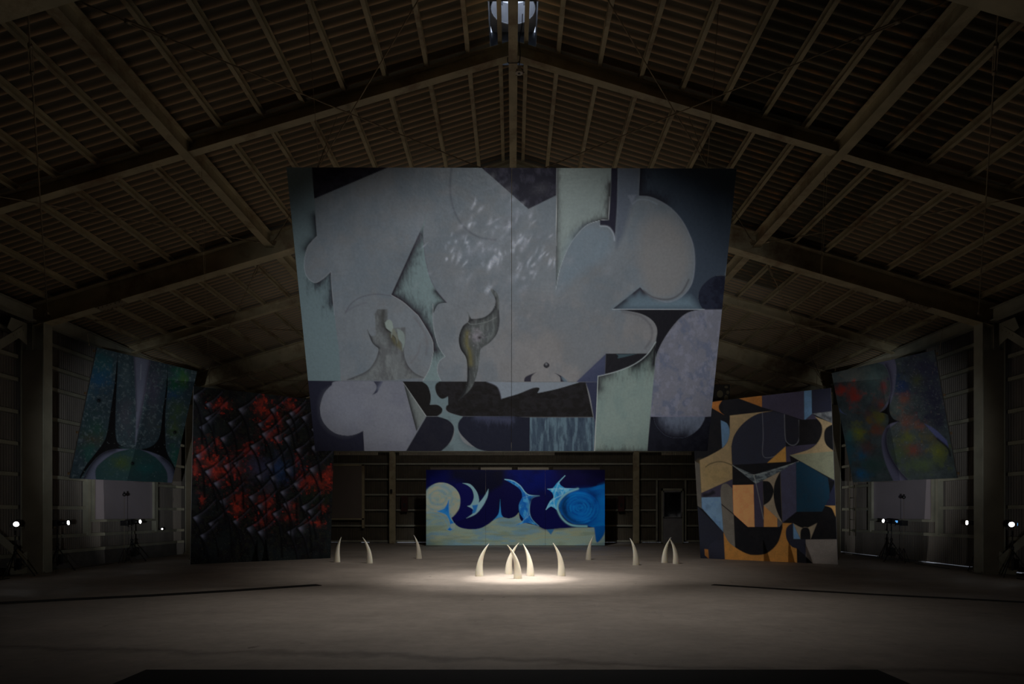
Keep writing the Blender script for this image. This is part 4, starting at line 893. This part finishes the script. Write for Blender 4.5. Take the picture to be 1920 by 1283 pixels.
# ------------------------------------------------------------------ horns
def horn_mesh(hh, r0, bend, by, flip):
    b = MB(); n = 20; rings = 16; vs = []; fs = []
    for j in range(rings+1):
        t = j/rings; z = hh*t*(1-.02*t)
        cx = flip*bend*(t**2.6); cy = by*(t**2.2)
        r = max(r0*(1-.95*t**1.25), .003)
        tx = flip*bend*2.6*(t**1.6)/hh
        for i in range(n):
            a = 2*PI*i/n; ox = r*math.cos(a); oy = r*.82*math.sin(a)
            vs.append((cx+ox/math.sqrt(1+tx*tx), cy+oy, z-ox*tx/math.sqrt(1+tx*tx)*min(1, t*3)))
    for j in range(rings):
        for i in range(n): fs.append((j*n+i, j*n+(i+1) % n, (j+1)*n+(i+1) % n, (j+1)*n+i))
    fs.append(tuple(range(n))[::-1]); fs.append(tuple(rings*n+i for i in range(n)))
    return b.add(vs, fs, 0)
HORNS = [  # base px, base py, tip px, tip py, y lean, label
    (632, 1056, 641, 1006, -.05, 'leftmost ivory horn, at the foot of the dark red painting'),
    (693, 1058, 679, 1007, .05, 'ivory horn leaning left, second from the left on the floor'),
    (785.5, 1049.5, 775, 1003, .08, 'ivory horn standing just left of the blue painting'),
    (898.5, 1082.5, 917, 1018.5, 0, 'bright horn leaning right, left end of the lit centre group'),
    (953.5, 1078.5, 973.5, 1017, .06, 'horn leaning right, rear one of the crossing pair in the light'),
    (971, 1087, 951, 1020.5, -.06, 'foremost horn leaning left, front one of the crossing pair'),
    (994.5, 1082, 980.5, 1019, .05, 'bright horn leaning left, just right of the crossing pair'),
    (1053, 1082, 1036.5, 1017, 0, 'bright horn leaning left, right end of the lit centre group'),
    (1103.5, 1051.5, 1113, 1005, .08, 'ivory horn in front of the lower right of the blue painting'),
    (1192.5, 1061.5, 1181, 1008.5, 0, 'ivory horn leaning left between blue painting and the back door'),
    (1246, 1057, 1259, 1007, .04, 'left horn of the crossing pair in front of the back door'),
    (1267.5, 1059, 1254, 1008, -.04, 'right horn of the crossing pair in front of the back door')]
for bx, by_, tx, ty, ly, lab in HORNS:
    D = F*H/(by_-1.5-CY); X = (bx-CX)*D/F; hgt = (by_-1.5-ty)*D/F
    bend = abs(tx-bx)*D/F; o = horn_mesh(hgt, .076, bend, ly, 1 if tx > bx else -1).build('horn', M['ivory'], None, (X, D, 0)); tag(o, lab, 'horn', 'ivory horn sculptures standing on the floor')

# ------------------------------------------------------------------ floor pieces
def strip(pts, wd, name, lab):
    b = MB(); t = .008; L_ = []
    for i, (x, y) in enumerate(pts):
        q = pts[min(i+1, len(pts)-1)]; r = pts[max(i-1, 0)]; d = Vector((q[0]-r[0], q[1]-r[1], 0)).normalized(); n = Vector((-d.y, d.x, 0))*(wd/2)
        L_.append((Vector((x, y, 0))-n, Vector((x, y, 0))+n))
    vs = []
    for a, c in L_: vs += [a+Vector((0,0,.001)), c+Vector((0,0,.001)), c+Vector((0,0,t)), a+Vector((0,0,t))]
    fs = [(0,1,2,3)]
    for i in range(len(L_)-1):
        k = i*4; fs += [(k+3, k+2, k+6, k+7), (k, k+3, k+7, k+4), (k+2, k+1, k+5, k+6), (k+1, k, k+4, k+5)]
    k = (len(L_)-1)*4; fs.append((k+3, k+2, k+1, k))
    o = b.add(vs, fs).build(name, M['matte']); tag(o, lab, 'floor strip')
strip([(-3.17, 11.14), (-4.2, 10.33), (-5.1, 9.72), (-5.95, 9.28), (-7.6, 8.35)], .24, 'floor_strip', 'black strip slanting across the floor at the left')  # thin flat black strips slanting over the floor on either side
strip([(3.27, 11.17), (4.3, 10.40), (5.2, 9.82), (6.05, 9.36), (7.6, 8.45)], .15, 'floor_strip', 'black strip slanting across the floor at the right')
mt_ = MB().box(-2.72, 2.70, 1.2, 5.06, 0, .012).build('floor_mat', M['matte']); tag(mt_, 'wide black mat lying on the floor in front of the camera', 'mat')

# ------------------------------------------------------------------ lamps on tripods
def tripod(x, y, hgt, lab, rz=0, r=.36, ballast=True):
    t = empty('tripod_stand', (x, y, 0), lab, 'stand', None, rz)
    MB().tube((0,0,.12), (0,0,hgt*.62), .017, n=10).build('lower_pole', M['black'], t)
    MB().tube((0,0,hgt*.55), (0,0,hgt), .012, n=10).build('upper_pole', M['black'], t)
    c = MB(); c.tube((0,0,hgt*.58), (0,0,hgt*.66), .026, n=10); c.tube((0,0,hgt*.62), (.05,0,hgt*.62), .010, n=6); c.build('collar', M['black'], t)
    MB().tube((0,0,.42), (0,0,.48), .03, n=10).build('hub', M['black'], t)
    kn = MB(); kn.tube((.012,-.012,hgt-.10), (.012,-.03,hgt-.10), .012, n=8); kn.build('knob', M['chrome'], t)
    for k in range(3):
        a = 2*PI*k/3+.5; dx, dy = math.cos(a), math.sin(a)
        MB().tube((dx*.02, dy*.02, .46), (dx*r, dy*r, .008), .0095, n=8).build('leg', M['black'], t)
        MB().tube((0, 0, .17), (dx*r*.62, dy*r*.62, .19), .006, n=6).build('leg_brace', M['black'], t)
    if ballast: MB().box(-.045, .045, .03, .10, .14, .34).build('ballast_box', M['black'], t)
    return t
def lamp_head(x, y, z, aim, lab, lcd=False, lens='lens', sc=1.0):
    t = empty('profile_spotlight', (x, y, z), lab, 'spotlight'); d = Vector(aim).normalized(); t.rotation_euler = d.to_track_quat('X', 'Z').to_euler(); t.scale = (sc,)*3
    b = MB(); b.box(-.15, .02, -.065, .065, -.055, .055); b.box(-.13, 0, -.055, .055, .055, .07)
    for q in range(6): b.box(-.135+q*.022, -.125+q*.022, -.07, .07, -.045, .062)
    b.build('housing', M['black'], t)
    c = MB(); c.tube((.02,0,0), (.16,0,0), .042, .045, 16); c.tube((.16,0,0), (.205,0,0), .050, .050, 16); c.build('barrel', M['black'], t)
    y_ = MB(); y_.bar((-.05,-.08,0), (-.05,-.08,-.10), .02, .006, up=(0,1,0)); y_.bar((-.05,.08,0), (-.05,.08,-.10), .02, .006, up=(0,1,0)); y_.bar((-.05,-.083,-.10), (-.05,.083,-.10), .02, .006); y_.build('yoke', M['black'], t)
    l = MB(); n = 20; l.tube((.2051,0,0), (.209,0,0), .043, n=20); lo = l.build('lens', M[lens], t)
    if lcd: MB().box(-.11, -.05, *( (-.072, -.0665)), -.02, .03).build('display', M['lcd'], t); MB().box(-.11, -.05, .0665, .072, -.02, .03).build('display', M['lcd'], t)
    return t
LS = [(-9.13, 12.52, .97, (.62, -.74, .02), 'black spotlight with glaring lens nearest at the left wall', False, 'lens'),
      (-9.17, 13.74, .97, (.985, .10, .06), 'black spotlight just right of the wide left column', False, 'lens'),
      (-9.17, 16.42, .955, (.99, -.05, .08), 'black spotlight in front of the left wall board', False, 'lens'),
      (9.16, 12.52, .965, (-.62, -.74, .02), 'black spotlight with glaring lens and blue display nearest at the right wall', True, 'lens'),
      (9.36, 13.75, .97, (-.985, .10, .06), 'black spotlight half hidden by the wide right column', False, 'lens'),
      (9.12, 16.45, .975, (-.99, -.05, .08), 'black spotlight with blue display in front of the right wall board', True, 'lens')]
ST = ['black tripod under the glaring spotlight nearest at the left wall', 'black tripod just right of the wide left column', 'black tripod in front of the left wall board',
      'black tripod under the glaring spotlight nearest at the right wall', 'black tripod half hidden by the wide right column', 'black tripod in front of the right wall board']
for (x, y, z, aim, lab, lcd, ln), sl in zip(LS, ST):
    lamp_head(x, y, z, aim, lab, lcd, ln); tripod(x, y, z-.11, sl, .0 if x < 0 else (PI-.5 if abs(y-13.75) < .05 else PI), .20 if x > 9.3 else .30)
# small lamp clamped to the girt on the left
lamp_head(-9.42, 18.3, .76, (.55, -.83, -.05), 'tiny clip spotlight on the left wall rail beside the dark painting', False, 'lens_dim', .55)
MB()
# round speakers on thin stands
for s, x, y, z, lab in ((-1, -9.14, 16.05, 1.61, 'small black ball speaker on a thin stand before the left board'), (1, 9.17, 16.02, 1.55, 'small black ball speaker on a thin stand before the right board')):
    t = empty('ball_speaker', (x, y, 0), lab, 'speaker')
    MB().sphere((0, 0, z), .042, 14).tube((0,0,z+.03), (0,0,z+.07), .02, n=8).build('head', M['black'], t)
    MB().tube((0,0,.05), (0,0,z-.03), .0035, n=6).build('stem', M['rod'], t)
    MB().box(-.07, .07, -.05, .05, .88, 1.0).build('amplifier', M['black'], t)
    for k in range(3):
        a = 2*PI*k/3+.2; MB().tube((0, 0, .35), (.16*math.cos(a), .16*math.sin(a), .006), .006, n=6).build('leg', M['black'], t)
# cables hanging / lying around the stands
def cable(pts, r, lab, name='cable'):
    P_ = [Vector(p) for p in pts]; q = []
    for i in range(len(P_)-1):
        p0 = P_[max(i-1, 0)]; a = P_[i]; c = P_[i+1]; p3 = P_[min(i+2, len(P_)-1)]
        for k in range(6):
            t = k/6; q.append(.5*((2*a)+(c-p0)*t+(2*p0-5*a+4*c-p3)*t*t+(3*a-p0-3*c+p3)*t**3))
    q.append(P_[-1]); b = MB(); vs = []; n = 6
    for i, p in enumerate(q):
        p.z = max(p.z, r); d = (q[min(i+1, len(q)-1)]-q[max(i-1, 0)]).normalized(); up = Vector((0,0,1)) if abs(d.z) < .9 else Vector((1,0,0)); a = d.cross(up).normalized(); c = a.cross(d)
        vs += [p+(a*math.cos(2*PI*k/n)+c*math.sin(2*PI*k/n))*r for k in range(n)]
    fs = [(i*n+k, i*n+(k+1) % n, (i+1)*n+(k+1) % n, (i+1)*n+k) for i in range(len(q)-1) for k in range(n)]+[tuple(range(n))[::-1], tuple((len(q)-1)*n+k for k in range(n))]
    o = b.add(vs, fs, 0, True).build(name, M['black']); tag(o, lab, 'cable'); return o
cable([(-9.3, 15.9, .01), (-9.25, 15.6, .01), (-9.3, 15.0, .01), (-9.25, 14.5, .01), (-9.2, 14.2, .01)], .006, 'black cable on the floor between the two left spotlight stands')
cable([(9.3, 15.8, .01), (9.25, 15.5, .01), (9.3, 15.2, .01), (9.2, 14.8, .01), (9.2, 14.4, .01)], .006, 'black cable on the floor between the two right spotlight stands')
cable([(-9.0, 12.2, .01), (-8.95, 11.8, .01), (-8.9, 11.2, .01), (-9.0, 10.0, .01)], .008, 'black cable at the foot of the near left stand')
cable([(9.0, 12.2, .01), (8.95, 11.8, .01), (8.9, 11.2, .01), (9.0, 10.0, .01)], .008, 'black cable at the foot of the near right stand')
for s, lab in ((-1, 'dark equipment case on the floor at the left picture edge'), (1, 'dark equipment case on the floor at the right picture edge')):
    t = MB().box(-.18, .18, -.14, .14, 0, .16).box(-.17, .17, -.13, .13, .16, .19).build('equipment_case', M['black'], None, (s*9.22, 11.9, 0)); tag(t, lab, 'case')
    MB().box(-.06, .06, -.012, .012, .19, .21).build('handle', M['black'], t)
t = MB().box(-.07, .07, -.05, .05, 0, .055).build('indicator_box', M['green'], None, (-9.22, 11.9+.02, .212)); tag(t, 'small box with green glow on the left equipment case', 'box')
# ladder on the right wall
t = empty('wall_ladder', (9.40, 18.9, 0), 'thin steel ladder against the right wall behind the geometric painting', 'ladder')
for dy in (-.16, .16): MB().tube((0, dy, .55), (0, dy, 4.4), .016, n=8).build('rail', M['darksteel'], t)
for k in range(12): MB().tube((0, -.16, .7+.3*k), (0, .16, .7+.3*k), .010, n=6).build('rung', M['darksteel'], t)
# ------------------------------------------------------------------ roof fittings
t = empty('ceiling_lamp_holder', (.085, 9.6, 7.36), 'round cream lamp holder hanging beside the ridge beam', 'lamp holder')
MB().tube((0,0,0), (0,0,.03), .052, .048, 20).tube((0,0,.03), (0,0,.10), .03, .02, 14).build('body', M['ceram'], t)
MB().tube((0,0,-.004), (0,0,.0), .018, n=12).build('socket', M['black'], t)
g = MB()
for a in (0, 2.1, 4.2): g.bar((.05*math.cos(a), .05*math.sin(a), .01), (.075*math.cos(a), .075*math.sin(a), .015), .012, .012)
g.build('clip', M['darksteel'], t)
cable([(.085, 9.6, 7.47), (.10, 9.58, 7.62), (.085, 9.5, 7.75), (.12, 9.45, 7.9), (.13, 9.4, 8.05)], .007, 'dark flex above the lamp holder at the ridge')
cable([(-.075, 9.62, 7.60), (-.07, 9.62, 7.525), (0, 9.62, 7.52), (.07, 9.62, 7.525), (.10, 9.61, 7.56)], .006, 'dark band tied around the ridge beam')
t = empty('roof_ventilator', (0, (HOLE[0]+HOLE[1])/2, 8.1), 'round roof ventilator with daylight above the ridge opening', 'ventilator')
b = MB(); hy = (HOLE[1]-HOLE[0])/2-.01
for s in (-1, 1): b.box(*sorted((s*.34, s*.352)), -hy, hy, -.02, .45); b.box(-.352, .352, *sorted((s*hy, s*(hy+.012))), -.05, .45)
b.build('shaft', M['duct'], t)
b = MB(); n = 28; vs = []; fs = []
for i in range(n):
    a = 2*PI*i/n; c_, s_ = math.cos(a), math.sin(a); R = .335; q_ = 1/max(abs(c_)/.352, abs(s_)/(hy+.01)); vs += [(R*c_, R*s_+.13, .43), ((R+.012)*c_, (R+.012)*s_+.13, .45), (R*c_, R*s_+.13, .75), ((R+.012)*c_, (R+.012)*s_+.13, .75), (q_*c_, q_*s_, .45)]
for i in range(n):
    k = 5*i; q = 5*((i+1) % n); fs += [(k, q, q+2, k+2), (k+1, k+3, q+3, q+1), (k+1, q+1, q+4, k+4)]
b.add(vs, fs).build('neck', M['duct_light'], t)
b = MB()
for i in range(n):
    a0 = 2*PI*i/n; a1 = 2*PI*(i+1)/n; b.tube((.33*math.cos(a0), .33*math.sin(a0)+.13, .435), (.33*math.cos(a1), .33*math.sin(a1)+.13, .435), .010, n=5)
b.build('neck_rim', M['chrome_rim'], t)
b = MB(); b.tube((0,.13,1.45), (0,.13,1.58), .26, .12, 24)
for i in range(6): a = 2*PI*i/6; b.bar((.33*math.cos(a), .33*math.sin(a)+.13, .7), (.24*math.cos(a), .24*math.sin(a)+.13, 1.47), .02, .01)
b.build('cowl', M['duct'], t)
# the fixture that throws the pool of light, hung behind the big diptych
t = empty('pool_spotlight', (.05, 12.75, 7.12), 'black spotlight under the ridge beam hidden behind the big diptych', 'spotlight')
MB().tube((0,0,.0), (0,0,.22), .07, .06, 16).build('housing', M['black'], t); MB().tube((0,0,.22), (0,0,.40), .01, n=8).build('bracket', M['black'], t)
